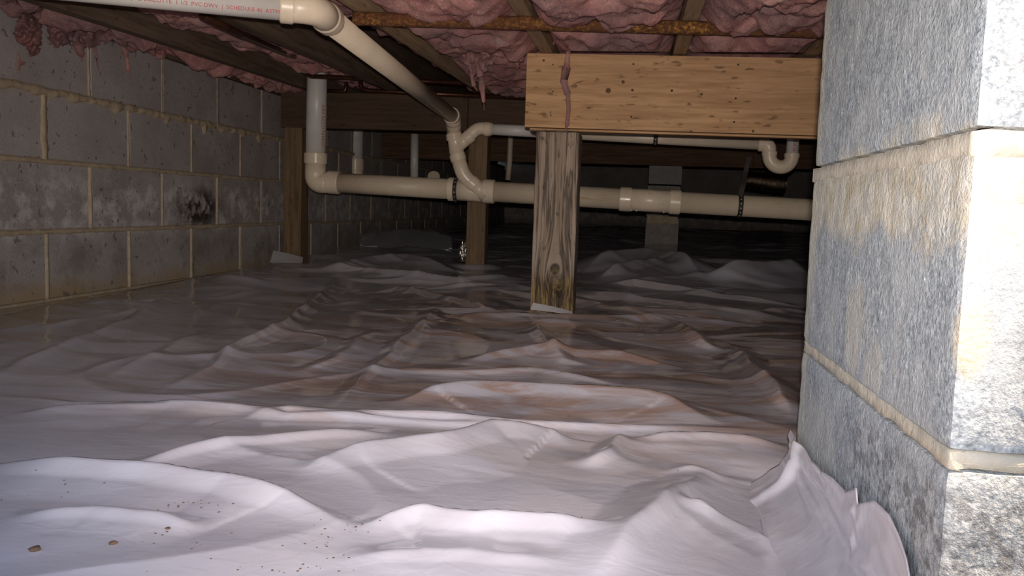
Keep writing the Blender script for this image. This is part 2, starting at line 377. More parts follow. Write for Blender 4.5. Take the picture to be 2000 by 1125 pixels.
def rough_box(name, x0, x1, y0, y1, z0, z1, m, parent=None, step=0.01, amp=0.002, fn=None, bev=0.004):
    """box cut fine enough that chipped edges and pitted faces are real relief"""
    lo = np.array([x0, y0, z0]); hi = np.array([x1, y1, z1]); V = []; F = []
    n = np.maximum(1, np.round((hi-lo)/step).astype(int))
    for a in range(3):
        b, c = [(1, 2), (2, 0), (0, 1)][a]
        for side in (0, 1):
            base = len(V)
            for i in range(n[b]+1):
                for j in range(n[c]+1):
                    p = np.zeros(3); p[a] = (lo, hi)[side][a]; p[b] = lo[b]+(hi-lo)[b]*i/n[b]; p[c] = lo[c]+(hi-lo)[c]*j/n[c]
                    V.append(p)
            for i in range(n[b]):
                for j in range(n[c]):
                    q = [base+i*(n[c]+1)+j, base+(i+1)*(n[c]+1)+j, base+(i+1)*(n[c]+1)+j+1, base+i*(n[c]+1)+j+1]
                    F.append(q if side else q[::-1])
    V = np.array(V)
    # rounded, chipped rim
    inn = np.clip(V, lo+bev, hi-bev); d = V-inn; L = np.linalg.norm(d, axis=1)
    k = L > bev
    V[k] = inn[k]+d[k]/L[k][:, None]*bev
    N = np.zeros_like(V)
    for a in range(3):
        N[:, a] += (V[:, a] > hi[a]-bev*0.9).astype(float) - (V[:, a] < lo[a]+bev*0.9).astype(float)
    N /= np.maximum(1e-6, np.linalg.norm(N, axis=1))[:, None]
    h = np.array([mnoise.fractal(Vector(q)*45, 1.0, 2.0, 3) for q in V])*amp
    V = V+N*h[:, None]
    if fn is not None: V = fn(V, N)
    o = mk(name, V, np.array(F), m, parent, True)
    return o
def frames(P):
    P = np.asarray(P, float); n = len(P); T = np.zeros_like(P)
    T[1:-1] = P[2:]-P[:-2]; T[0] = P[1]-P[0]; T[-1] = P[-1]-P[-2]
    T /= np.maximum(1e-9, np.linalg.norm(T, axis=1))[:, None]
    ref = np.array([0, 0, 1.0]) if abs(T[0][2]) < 0.9 else np.array([0, -1.0, 0])
    A = [ref-T[0]*(ref@T[0])]; A[0] /= np.linalg.norm(A[0])
    for i in range(1, n):
        a = A[-1]-T[i]*(A[-1]@T[i]); A.append(a/max(1e-9, np.linalg.norm(a)))
    A = np.array(A); return T, A, np.cross(T, A)
def tube_vf(P, r, n=24, cap=True, sq=(1, 1)):
    P = np.asarray(P, float); r = np.broadcast_to(np.asarray(r, float), (len(P),)); T, A, B = frames(P)
    V = []; F = []
    for i in range(len(P)):
        for j in range(n):
            a = 2*PI*j/n; V.append(P[i]+r[i]*(sq[0]*math.cos(a)*A[i]+sq[1]*math.sin(a)*B[i]))
    for i in range(len(P)-1):
        for j in range(n):
            k = (j+1) % n; F.append((i*n+j, i*n+k, (i+1)*n+k, (i+1)*n+j))
    if cap: F.append(tuple(range(n))[::-1]); F.append(tuple((len(P)-1)*n+j for j in range(n)))
    return V, F
def tube(name, P, r, m, parent=None, n=24, cap=True, sq=(1, 1)):
    o = mk(name, *tube_vf(P, r, n, cap, sq), m, parent)
    me = o.data; me.polygons.foreach_set('use_smooth', [len(p.vertices) == 4 for p in me.polygons])
    return o
def sharp(P, r, e=0.0015):
    """double the rings of a step profile so its shoulders stay crisp"""
    return P, r
def collar(name, a, b, r, m, parent):
    a = np.asarray(a, float); b = np.asarray(b, float); d = b-a; L = np.linalg.norm(d); d /= L; c = min(0.003, L*0.2)
    P = [a, a+d*1e-4, a+d*c, a+d*(c+1e-4), b-d*(c+1e-4), b-d*c, b-d*1e-4, b]; R = [r-c, r-c, r, r, r, r, r-c, r-c]
    return tube(name, P, R, m, parent, 28)
def fillet(pts, rad, seg=8):
    pts = [np.asarray(p, float) for p in pts]; out = [pts[0]]
    for i in range(1, len(pts)-1):
        a, b, c = pts[i-1], pts[i], pts[i+1]; u = a-b; w = c-b; lu = np.linalg.norm(u); lw = np.linalg.norm(w); u /= lu; w /= lw
        ang = math.acos(max(-1, min(1, u@w)))
        t = min(rad/math.tan(ang/2), lu*0.49, lw*0.49); p0 = b+u*t; p1 = b+w*t
        for k in range(seg+1):
            s = k/seg; out.append((1-s)**2*p0+2*s*(1-s)*b+s*s*p1)
    out.append(pts[-1]); return out
def lerp(a, b, t): return np.asarray(a)*(1-t)+np.asarray(b)*t
def pip(poly, X, Y):
    ins = np.zeros(X.shape, bool); n = len(poly); j = n-1
    for i in range(n):
        xi, yi = poly[i]; xj, yj = poly[j]
        c = ((yi > Y) != (yj > Y)) & (X < (xj-xi)*(Y-yi)/(yj-yi+1e-12)+xi); ins ^= c; j = i
    return ins
def segd(X, Y, a, b):
    dx, dy = b[0]-a[0], b[1]-a[1]; L = dx*dx+dy*dy+1e-12
    t = np.clip(((X-a[0])*dx+(Y-a[1])*dy)/L, 0, 1)
    return np.hypot(X-a[0]-t*dx, Y-a[1]-t*dy), t
def clump(name, poly, place, thick, lump, m, parent=None, step=3.0, seed=0, back=0.012, fray=2.0):
    """a torn pad with a ragged outline; place(px,py,off) puts it in the room, off = stand-off"""
    xs = [p[0] for p in poly]; ys = [p[1] for p in poly]
    gx = np.arange(min(xs)-step, max(xs)+2*step, step); gy = np.arange(min(ys)-step, max(ys)+2*step, step)
    X, Y = np.meshgrid(gx, gy, indexing='ij')
    jx = X+fray*2.2*fbm(X*0.09+seed*7.7, Y*0.09, 3)*3; jy = Y+fray*2.2*fbm(X*0.09, Y*0.09+seed*3.1+40, 3)*3
    ins = pip(poly, jx, jy)
    D = np.full(X.shape, 1e9)
    for i in range(len(poly)): D = np.minimum(D, segd(jx, jy, poly[i-1], poly[i])[0])
    Hh = thick*np.sqrt(np.clip(D/22.0, 0, 1))*(1+lump*(fbm(X*0.035+seed, Y*0.035, 4)*2.2+0.6*ridge(X*0.05+seed*2, Y*0.03)-0.3))
    idx = -np.ones(X.shape, int); V = []
    cell = ins[:-1, :-1] & ins[1:, :-1] & ins[:-1, 1:] & ins[1:, 1:]
    use = np.zeros(X.shape, bool)
    use[:-1, :-1] |= cell; use[1:, :-1] |= cell; use[:-1, 1:] |= cell; use[1:, 1:] |= cell
    for i, j in zip(*np.where(use)):
        idx[i, j] = len(V); V.append(place(X[i, j], Y[i, j], max(0.001, Hh[i, j]))); V.append(place(X[i, j], Y[i, j], -back))
    F = []
    for i, j in zip(*np.where(cell)):
        q = [idx[i, j], idx[i+1, j], idx[i+1, j+1], idx[i, j+1]]
        F.append(q); F.append([k+1 for k in q[::-1]])
        for (di, dj), (s, t) in (((0, -1), (0, 1)), ((1, 0), (1, 2)), ((0, 1), (2, 3)), ((-1, 0), (3, 0))):
            ii, jj = i+di, j+dj
            if not (0 <= ii < cell.shape[0] and 0 <= jj < cell.shape[1] and cell[ii, jj]):
                F.append([q[t], q[s], q[s]+1, q[t]+1])
    return mk(name, V, np.array(F), m, parent, True)
def strand(name, pts, r, m, parent=None, n=8):
    P = fillet(pts, 0.02, 4) if len(pts) > 2 else pts
    R = np.interp(np.linspace(0, 1, len(P)), np.linspace(0, 1, len(r)), r)
    P = np.array(P); jit = np.array([[mnoise.noise(Vector(p)*60), mnoise.noise(Vector(p)*60+Vector((9, 0, 0))), 0] for p in P])*0.004
    R = R*(1+0.5*np.array([mnoise.noise(Vector(p)*90) for p in P]))
    return tube(name, P+jit, R, m, parent, n)
def lettering(name, text, a, b, r, ang, size, m, parent, squash=1.0, towards=None):
    """text printed along the pipe a->b, wrapped on radius r"""
    c = bpy.data.curves.new(name, 'FONT'); c.body = text; c.size = 1.0; c.resolution_u = 2; c.align_y = 'CENTER'
    o = bpy.data.objects.new(name, c); COL.objects.link(o)
    dg = bpy.context.evaluated_depsgraph_get(); me = bpy.data.meshes.new_from_object(o.evaluated_get(dg))
    v = np.array([q.co[:] for q in me.vertices]); f = [list(q.vertices) for q in me.polygons]
    bpy.data.objects.remove(o); bpy.data.meshes.remove(me)
    a = np.asarray(a, float); b = np.asarray(b, float); T = b-a; L = np.linalg.norm(T); T /= L
    u = (v[:, 0]-v[:, 0].min())/(v[:, 0].max()-v[:, 0].min()); w = v[:, 1]*size*squash/r
    N0 = np.asarray(towards, float); N0 -= T*(N0@T); N0 /= np.linalg.norm(N0); Bv = np.cross(N0, T)*1.0
    th = ang+w
    P = a[None]+np.outer(u*L, T)+r*(np.outer(np.cos(th), N0)+np.outer(np.sin(th), Bv))
    return mk(name, P, f, m, parent)

# ================================================================== THE SETTING
WX = -1.682                       # inner face of the left wall
JX = 0.205                        # cut face of the right jamb
JY0, JY1 = 0.56, 1.032
def jb(Y): return 0.80+0.02*(Y-2.68)      # underside of the joists

tag(box('floor', -2.2, 3.2, JY1, 11.2, -0.35, -0.16, M['earth']), 'bare brown earth under the plastic sheeting', kind='structure')
tag(box('ground', -8, 8, -9, JY1, -0.35, -0.12, M['gravel']), 'grey gravel outside the opening', kind='structure')
tag(box('ceiling', -2.1, 3.1, JY0, 11.2, 1.03, 1.07, M['darkwood']), 'dark underside of the floor decking above the joists', kind='structure')
tag(box('wall_back', -2.1, 3.1, 11.0, 11.2, -0.3, 1.03, M['block']), 'far block wall in the dark', kind='structure')
tag(box('wall_right', 2.9, 3.1, JY1, 11.0, -0.3, 1.03, M['block']), 'right block wall of the crawl space', kind='structure')
tag(box('wall_siding', -4, 5, JY0-0.03, JY0+0.12, 1.075, 3.4, M['siding']), 'painted house wall above the foundation', kind='structure')

# ---- left wall: core, every block, squeezed-out mortar
wl_o = empty('wall_left', (WX-0.1, 4, -0.2), 'grey concrete block wall with tan mortar on the left', kind='structure')
box('wall_core', WX-0.2, WX-0.012, 0.95, 11.0, -0.3, 0.81, M['mortar'], wl_o)
rowY = {1: 2.429, 2: 2.226, 3: 2.429, 4: 2.226}
for row, zt in ((1, 0.812), (2, 0.609), (3, 0.406), (4, 0.203), (5, 0.0)):
    y0 = rowY.get(row, 2.429)
    for k in range(-4, 22):
        a = y0+0.406*k; b = a+0.406
        if b < 1.0 or a > 10.9: continue
        g = 0.0055 if row > 1 else 0.005
        pr = random.uniform(-0.0025, 0.0025)+(0.003 if row == 1 else 0)
        box('concrete_block', WX-0.19, WX+pr, max(a+g, 0.96), min(b-g, 10.99), zt-0.203+0.006, zt-0.004, M['block'], wl_o, 0.004)
# mortar as proud, ragged ribbons
mb = MB()
def ribbon(mb, pts, n_, proud, jag, along, seed, drips=()):
    """pts: (t, centre, halfwidth); along 'y' (bed joint) or 'z' (head joint)"""
    N = n_; V = []; F = []
    ts = np.linspace(pts[0][0], pts[-1][0], N)
    c = np.interp(ts, [p[0] for p in pts], [p[1] for p in pts]); h = np.interp(ts, [p[0] for p in pts], [p[2] for p in pts])
    up = h*(1+jag*1.6*fbm(ts*26+seed, ts*0+seed*1.3, 3)); dn = h*(1+jag*2.6*fbm(ts*20+seed*2, ts*0+seed*0.7, 4))
    for (tc, wdt, ln) in drips: dn = dn+ln*np.clip(1-np.abs(ts-tc)/wdt, 0, 1)**0.6
    pr = proud*(1+0.8*fbm(ts*30+seed, ts*0+3.3, 3))
    for i in range(N):
        for q, (off, o) in enumerate(((up[i], -0.008), (up[i]*0.7, pr[i]*0.75), (0, pr[i]), (-dn[i]*0.7, pr[i]*0.8), (-dn[i], -0.008))):
            V.append((WX+o, ts[i], c[i]+off) if along == 'y' else (WX+o, c[i]+off, ts[i]))
    for i in range(N-1):
        for q in range(4): F.append((i*5+q, i*5+q+1, (i+1)*5+q+1, (i+1)*5+q))
    mb.add(V, F)
ribbon(mb, [(1.2, 0.604, 0.014), (2.6, 0.604, 0.014), (4.0, 0.604, 0.012), (7.5, 0.606, 0.008)], 900, 0.012, 0.75, 'y', 1.7,
       ((2.20, 0.03, 0.012), (2.56, 0.03, 0.012), (2.86, 0.015, 0.02), (3.13, 0.012, 0.045), (3.27, 0.012, 0.012), (3.46, 0.02, 0.02), (3.62, 0.03, 0.03)))
ribbon(mb, [(1.2, 0.406, 0.009), (4.0, 0.406, 0.008), (7.5, 0.406, 0.006)], 600, 0.004, 0.6, 'y', 5.2)
ribbon(mb, [(1.2, 0.203, 0.009), (4.0, 0.203, 0.008), (7.5, 0.203, 0.006)], 600, 0.004, 0.7, 'y', 9.1)
sd_ = 0
for row, zt in ((1, 0.806), (2, 0.600), (3, 0.400), (4, 0.198)):
    for k in range(-3, 12):
        y = rowY[row]+0.406*k; sd_ += 1
        if y < 1.3 or y > 7.5: continue
        hw = {(1, 2): 0.016, (2, 0): 0.014}.get((row, k), random.uniform(0.004, 0.008))
        ribbon(mb, [(zt-0.19, y, hw), (zt-0.1, y+random.uniform(-0.002, 0.002), hw*random.uniform(0.8, 1.2)), (zt, y, hw)], 40, 0.0035, 0.5, 'z', sd_*1.37)
mb.build('mortar', M['mortar'], wl_o, True)

# ---- front wall with the opening (camera looks in through it)
wf = empty('wall_front', (0.9, 0.8, -0.2), 'rough blue-grey block wall end at the opening on the right', kind='structure')
joints = [-0.04, 0.166, 0.370, 0.575, 0.765]
for i in range(4):
    z0, z1 = joints[i], joints[i+1]
    rough_box('concrete_block', JX, JX+0.40, JY0, JY1, z0+0.006, z1-0.006, M['jamb'], wf, 0.0075, 0.0011, bev=0.005)
    for x0 in (JX+0.41, JX+0.82, JX+1.23, JX+1.64, JX+2.05, JX+2.46):
        box('concrete_block', x0, min(x0+0.396, 2.9), JY0, JY0+0.2, z0+0.006, z1-0.006, M['jamb'], wf, 0.005)
    for x0 in (-1.43, -1.84, -2.25):
        box('concrete_block', x0, x0+0.396, JY0, JY0+0.3, z0+0.006, z1-0.006, M['jamb'], wf, 0.005)
box('wall_core', JX+0.007, 2.9, JY0+0.008, JY0+0.19, -0.3, 0.765, M['jmortar'], wf)
box('wall_core', JX+0.007, JX+0.39, JY0+0.008, JY1-0.008, -0.3, 0.765, M['jmortar'], wf)
box('wall_core', -2.4, -1.04, JY0+0.008, JY0+0.29, -0.3, 0.765, M['jmortar'], wf)
# flush and squeezed bed joints wrapping the corner of the jamb
def jamb_joint(zc, hw, proud, seed, jag):
    V = []; F = []; path = []
    for t in np.linspace(0, 1, 90): path.append((JX, JY1+0.002-t*(JY1-JY0), -1, 0, t))
    for t in np.linspace(0.02, 1, 60): path.append((JX+t*0.40, JY0, 0, -1, 1+t))
    for i, (x, y, nx, ny, t) in enumerate(path):
        u = hw*(1+jag*1.2*float(fbm(np.array(t*13+seed), np.array(seed), 4))); d = hw*(1+jag*2.2*float(fbm(np.array(t*11+seed*3), np.array(2.2), 4)))
        pr = proud*(1+0.9*float(fbm(np.array(t*17+seed), np.array(7.7), 3)))
        for off, o in ((u, -0.012), (u*0.75, pr*0.8), (0.0, pr), (-d*0.75, pr*0.7), (-d, -0.012)):
            cx = -o if 88 <= i <= 91 else 0
            V.append((x+nx*o-(o if i == 89 else 0)*0, y+ny*o, zc+off))
    for i in range(len(path)-1):
        for q in range(4): F.append((i*5+q, i*5+q+1, (i+1)*5+q+1, (i+1)*5+q))
    mk('mortar', V, F, M['jmortar'], wf, True)
jamb_joint(0.367, 0.0095, 0.0002, 2.2, 0.35)
jamb_joint(0.166, 0.0075, -0.003, 6.1, 0.4)
box('wall_sill', -2.4, 3.0, JY0+0.01, JY0+0.14, 0.765, 0.775, M['darkwood'], wf)
box('lintel', -1.045, JX-0.002, JY0+0.004, JY0+0.20, 0.69, 0.764, M['darkwood'], wf, 0.004)  # unseen header, set low to cut the sun reaching the floor
box('sun_shade_board', -1.3, JX-0.001, JY0-0.22, JY0+0.003, 0.69, 0.728, M['darkwood'], wf, 0.003)  # unseen added board that blocks direct sun from the near sheeting
box('band_board', -2.4, 3.0, JY0-0.02, JY0+0.02, 0.776, 1.074, M['siding'], wf, 0.002)

# ================================================================== WOOD FRAME
sp = tag(box('sill_plate', WX-0.15, WX-0.005, 0.75, 10.9, 0.813, 0.850, M['darkwood'], None, 0.002), 'dark wooden sill plate lying on top of the left block wall', 'sill plate')
rim = tag(box('rim_joist', WX-0.14, WX-0.10, 0.75, 10.9, 0.851, 1.028, M['darkwood'], None, 0.002), 'dark rim board standing on the sill above the left wall', 'board')

jx = [-1.50, -1.10, -0.69, -0.29, 0.115, 0.50, 0.90, 1.30, 1.70, 2.10, 2.50]
jl = ['dark floor joist nearest the left wall above torn pink insulation',
      'dark floor joist above the white vertical drain pipe',
      'weathered floor joist crossing behind the slanting drain pipe',
      'floor joist resting on the left end of the bright girder',
      'floor joist over the middle of the bright girder',
      'floor joist over the right end of the bright girder beside the jamb']
for i, X in enumerate(jx):
    V = []; F = []
    ys = np.linspace(0.72, 10.9, 30); hw = 0.019
    for y in ys:
        tw = 0.0015*math.sin(y*3+i); b = jb(y)+0.0005
        V += [(X-hw+tw, y, b), (X+hw+tw, y, b), (X+hw-tw, y, 1.029), (X-hw-tw, y, 1.029)]
    n = len(ys)
    for q in range(n-1):
        for s in range(4): F.append((q*4+s, q*4+(s+1) % 4, q*4+4+(s+1) % 4, q*4+4+s))
    F += [(0, 1, 2, 3), tuple((n-1)*4+s for s in (3, 2, 1, 0))]
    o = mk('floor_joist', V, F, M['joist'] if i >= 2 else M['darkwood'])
    if i < len(jl): tag(o, jl[i], 'joist', 'floor joists under the decking')
    else: tag(o, 'floor joist beyond the jamb on the right', 'joist', 'floor joists under the decking')

# ---- front girder: two planks on a weathered post
gA = atY(1034, 103, 2.66); gB = atY(1025, 241, 2.66)
g0x = -0.353; gz1 = 0.7985; gz0 = 0.572
kn = []
for px, py, r in ((1188, 177, .0085), (1217, 160, .0055), (1370, 184, .0045), (1312, 177, .004), (1062, 118, .004), (1471, 256, .0045), (1350, 257, .004), (1235, 176, .004)):
    kn.append((tuple(atY(px, py, 2.66)), 2.2, 1.0, r))
M['beam'] = m_wood('girder_bright', 0, (0.53, 0.325, 0.175), (0.32, 0.185, 0.09), knots=tuple(kn), streak=0.75)
gird = empty('girder_beam', (0.9, 2.70, gz0), 'bright orange-brown girder of doubled planks resting on the front post', 'beam')
def bow(V, N):
    V = V.copy(); V[:, 2] += -0.012*np.clip((V[:, 0]+0.35)/1.0, 0, 1) ; return V
def plank(name, x0, x1, y0, y1, z0, z1, m, parent, tilt):
    nx = 40; V = []; F = []
    for i in range(nx+1):
        x = x0+(x1-x0)*i/nx; dz = tilt*(x-x0); w = 0.0012*math.sin(x*5)
        V += [(x, y0+w, z0+dz), (x, y1+w, z0+dz), (x, y1+w, z1+dz), (x, y0+w, z1+dz)]
    for q in range(nx):
        for s in range(4): F.append((q*4+s, q*4+(s+1) % 4, q*4+4+(s+1) % 4, q*4+4+s))
    F += [(3, 2, 1, 0), tuple(nx*4+s for s in (0, 1, 2, 3))]
    V = np.array(V)
    return mk(name, V, F, m, parent)
tl = -0.019
plank('plank', g0x, 2.86, 2.660, 2.698, gz0, gz1, M['beam'], gird, tl*0.5)
plank('plank', g0x+0.012, 2.86, 2.700, 2.738, gz0-0.006, gz1-0.003, M['beam'], gird, tl*0.5)
plank('plank', g0x+0.03, 2.86, 2.740, 2.778, gz0-0.002, gz1-0.003, M['beam'], gird, tl*0.5)
for px, py in ((1062, 119), (1080, 126), (1237, 125), (1442, 126), (1080, 179), (1235, 176), (1075, 219), (1076, 225), (1233, 228), (1437, 192), (1434, 238), (1313, 177)):
    c = atY(px, py, 2.659); V = []; F = []
    tube('nail', [c+np.array([0, 0.004, 0]), c+np.array([0, 0.0008, 0]), c+np.array([0, -0.0006, 0])], [0.003, 0.003, 0.002], M['nail'], gird, 10)

# post with checks and a rotted foot
pk = ((tuple(atY(1084, 525, 2.67)), 2.0, 1.15, 0.0165), (tuple(atY(1090, 572, 2.67)), 2.4, 1.5, 0.014))
M['post'] = m_wood('post_weathered', 2, (0.37, 0.295, 0.235), (0.20, 0.145, 0.105), knots=pk, grain=0.9, foot=(0.0, 0.105, (0.36, 0.24, 0.09)), streak=0.9, cracks=0.85)
pl_, pr_ = -0.317, -0.180
def checks(V, N):
    V = V.copy(); fr = N[:, 1] < -0.5
    kx, kz = pk[0][0][0], pk[0][0][2]
    xx = V[:, 0]-(V[:, 0]-kx)*0.6*np.exp(-(((V[:, 0]-kx)/0.035)**2+((V[:, 2]-kz)/0.05)**2))
    a = fbm(xx*70, V[:, 2]*2.2+3, 3); gro = np.clip((np.abs(pn(xx*46, V[:, 2]*1.4+9))*6), 0, 1)
    dpt = 0.0018*a-0.0045*(1-gro)**1.5
    low = np.clip((0.10-V[:, 2])/0.06, 0, 1)*np.clip(fbm(V[:, 0]*14, V[:, 2]*3, 2)*3+0.7, 0, 1)
    rot = low*(-0.006+0.006*pn(V[:, 0]*160, V[:, 2]*8)*2)
    V[fr, 1] -= (dpt+rot)[fr]
    V[:, 0] += 0.0015*pn(V[:, 2]*9, V[:, 0]*3+5)
    return V
post = tag(rough_box('support_post', pl_, pr_, 2.672, 2.806, -0.03, 0.5598, M['post'], None, 0.0024, 0.0006, checks, 0.003),
           'weathered grey square post with rotted foot under the bright girder', 'post')
sh = empty('shim_block', (-0.26, 2.70, 0.56), 'scraps of dark wood shim packed between post top and girder', 'shim')
rough_box('shim_piece', -0.335, -0.285, 2.674, 2.76, 0.5600, 0.5655, M['darkwood'], sh, 0.008, 0.0012, bev=0.001)
rough_box('shim_piece', -0.265, -0.215, 2.674, 2.77, 0.5600, 0.5650, M['darkwood'], sh, 0.008, 0.0012, bev=0.001)

# ---- second girder, with two smaller posts, and the far girder on a block pier
def girder(name, x0, x1, y0, z0, z1, m, label, n=2, split=None):
    g = empty(name, ((x0+x1)/2, y0+0.02*n, z0), label, 'beam')
    for i in range(n):
        if split and i == 0:
            plank('plank', x0, split-0.002, y0, y0+0.037, z0, z1, m, g, 0); plank('plank', split+0.002, x1, y0, y0+0.037, z0+0.003, z1, m, g, 0)
        else: plank('plank', x0, x1, y0+0.039*i, y0+0.037+0.039*i, z0+0.002*i, z1, m, g, 0)
    return g
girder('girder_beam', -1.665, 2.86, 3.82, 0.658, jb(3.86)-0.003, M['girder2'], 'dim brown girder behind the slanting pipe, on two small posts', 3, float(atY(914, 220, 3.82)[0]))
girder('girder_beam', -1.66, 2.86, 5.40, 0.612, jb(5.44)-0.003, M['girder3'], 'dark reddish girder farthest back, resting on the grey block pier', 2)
def post4(x0, label):
    def f(V, N):
        V = V.copy(); V[:, 1] += 0.002*pn(V[:, 0]*60, V[:, 2]*2); V[:, 0] += 0.002*pn(V[:, 2]*5, V[:, 1]*4+x0); return V
    return tag(rough_box('support_post', x0, x0+0.088, 3.805, 3.893, 0.0, 0.6575, M['post2'], None, 0.011, 0.0008, f, 0.003), label, 'post')
post4(float(atY(553, 400, 3.8)[0]), 'small square wooden post in the far left corner by the block wall')
post4(float(atY(910, 450, 3.8)[0]), 'small square wooden post behind the wye fitting of the drain')
pier = empty('block_pier', (0.185, 5.5, 0.0), 'grey concrete block pier under the far girder', 'pier')
px0, px1 = 0.075, 0.285
rough_box('cap_block', px0+0.004, px1, 5.41, 5.60, 0.495, 0.6115, M['cap'], pier, 0.02, 0.0015)
rough_box('concrete_block', px0, px1-0.004, 5.405, 5.60, 0.292, 0.487, M['pier'], pier, 0.02, 0.002)
rough_box('concrete_block', px0, px1-0.004, 5.405, 5.60, 0.06, 0.284, M['pier'], pier, 0.02, 0.002)
rough_box('mortar', px0+0.006, px1-0.01, 5.402, 5.59, 0.25, 0.298, M['mortar'], pier, 0.012, 0.006)

# ================================================================== PLASTIC SHEETING
def terr(x, y):
    return 0.045*np.clip(y-2.75, 0, 3)*1.0 + 0.0*x
xs = np.concatenate([np.arange(-1.679, -1.1, 0.009), np.arange(-1.1, 0.62, 0.0033), np.arange(0.62, 2.9, 0.02)])
ys = [0.47]
while ys[-1] < 10.9: ys.append(ys[-1]+0.0027+0.0034*(ys[-1]-0.47))
ys = np.array(ys)
GX, GY = np.meshgrid(xs, ys, indexing='ij')
wx = GX+0.16*pn(GX*1.5+3, GY*1.5)+0.035*pn(GX*5, GY*5+8); wy = GY+0.13*pn(GX*1.5+30, GY*1.5+11)+0.030*pn(GX*5+5, GY*5)
H = terr(GX, GY)
H = H+0.014*fbm(GX*1.3+2.2, GY*1.3+7.1, 2)
def crumple(u, v, seed):
    """flat facets meeting in creases, as stiff film crumples"""
    iu = np.floor(u).astype(int); iv = np.floor(v).astype(int); fu = u-iu; fv = v-iv
    hs = _rng_h[seed]
    def hh(a, b): return hs[_perm[(_perm[(a+seed*31) & 511]+b) & 511]]
    h00, h10, h01, h11 = hh(iu, iv), hh(iu+1, iv), hh(iu, iv+1), hh(iu+1, iv+1)
    sp = _perm[(_perm[(iu+77+seed) & 511]+iv) & 511] % 2 == 0
    a = np.where(fu > fv, h00+(h10-h00)*fu+(h11-h10)*fv, h00+(h11-h01)*fu+(h01-h00)*fv)
    b = np.where(fu+fv < 1, h00+(h10-h00)*fu+(h01-h00)*fv, h11+(h01-h11)*(1-fu)+(h10-h11)*(1-fv))
    return np.where(sp, a, b)
_rng_h = [np.random.RandomState(100+q).rand(512)*2-1 for q in range(8)]
far = smooth(1.1, 2.2, GY)
H = H+(0.006+0.0085*far)*crumple(wx*1.9+0.25*wy, wy*3.1+3, 0)
msk = 0.25+0.75*smooth(-0.1, 0.2, pn(GX*1.3+9, GY*1.6+4))
H = H+(0.0022+0.0042*far)*msk*crumple(wx*4.3+0.8*wy, wy*7.5+9, 1)
m2 = smooth(-0.05, 0.25, pn(GX*1.6+1, GY*1.9+44))
H = H+(0.0008+0.0060*far)*m2*crumple(wx*5.5-1.2*wy, wy*13+5, 2)
H = H+(0.0002+0.0018*far)*m2*crumple(wx*12+2.0*wy, wy*27+15, 3)
fx = ridge((wx+0.5*wy)*1.7, (wy-0.35*wx)*2.6+31)
H = H+(0.004+0.001*far)*np.clip((fx-0.72)/0.28, 0, 1)**1.5
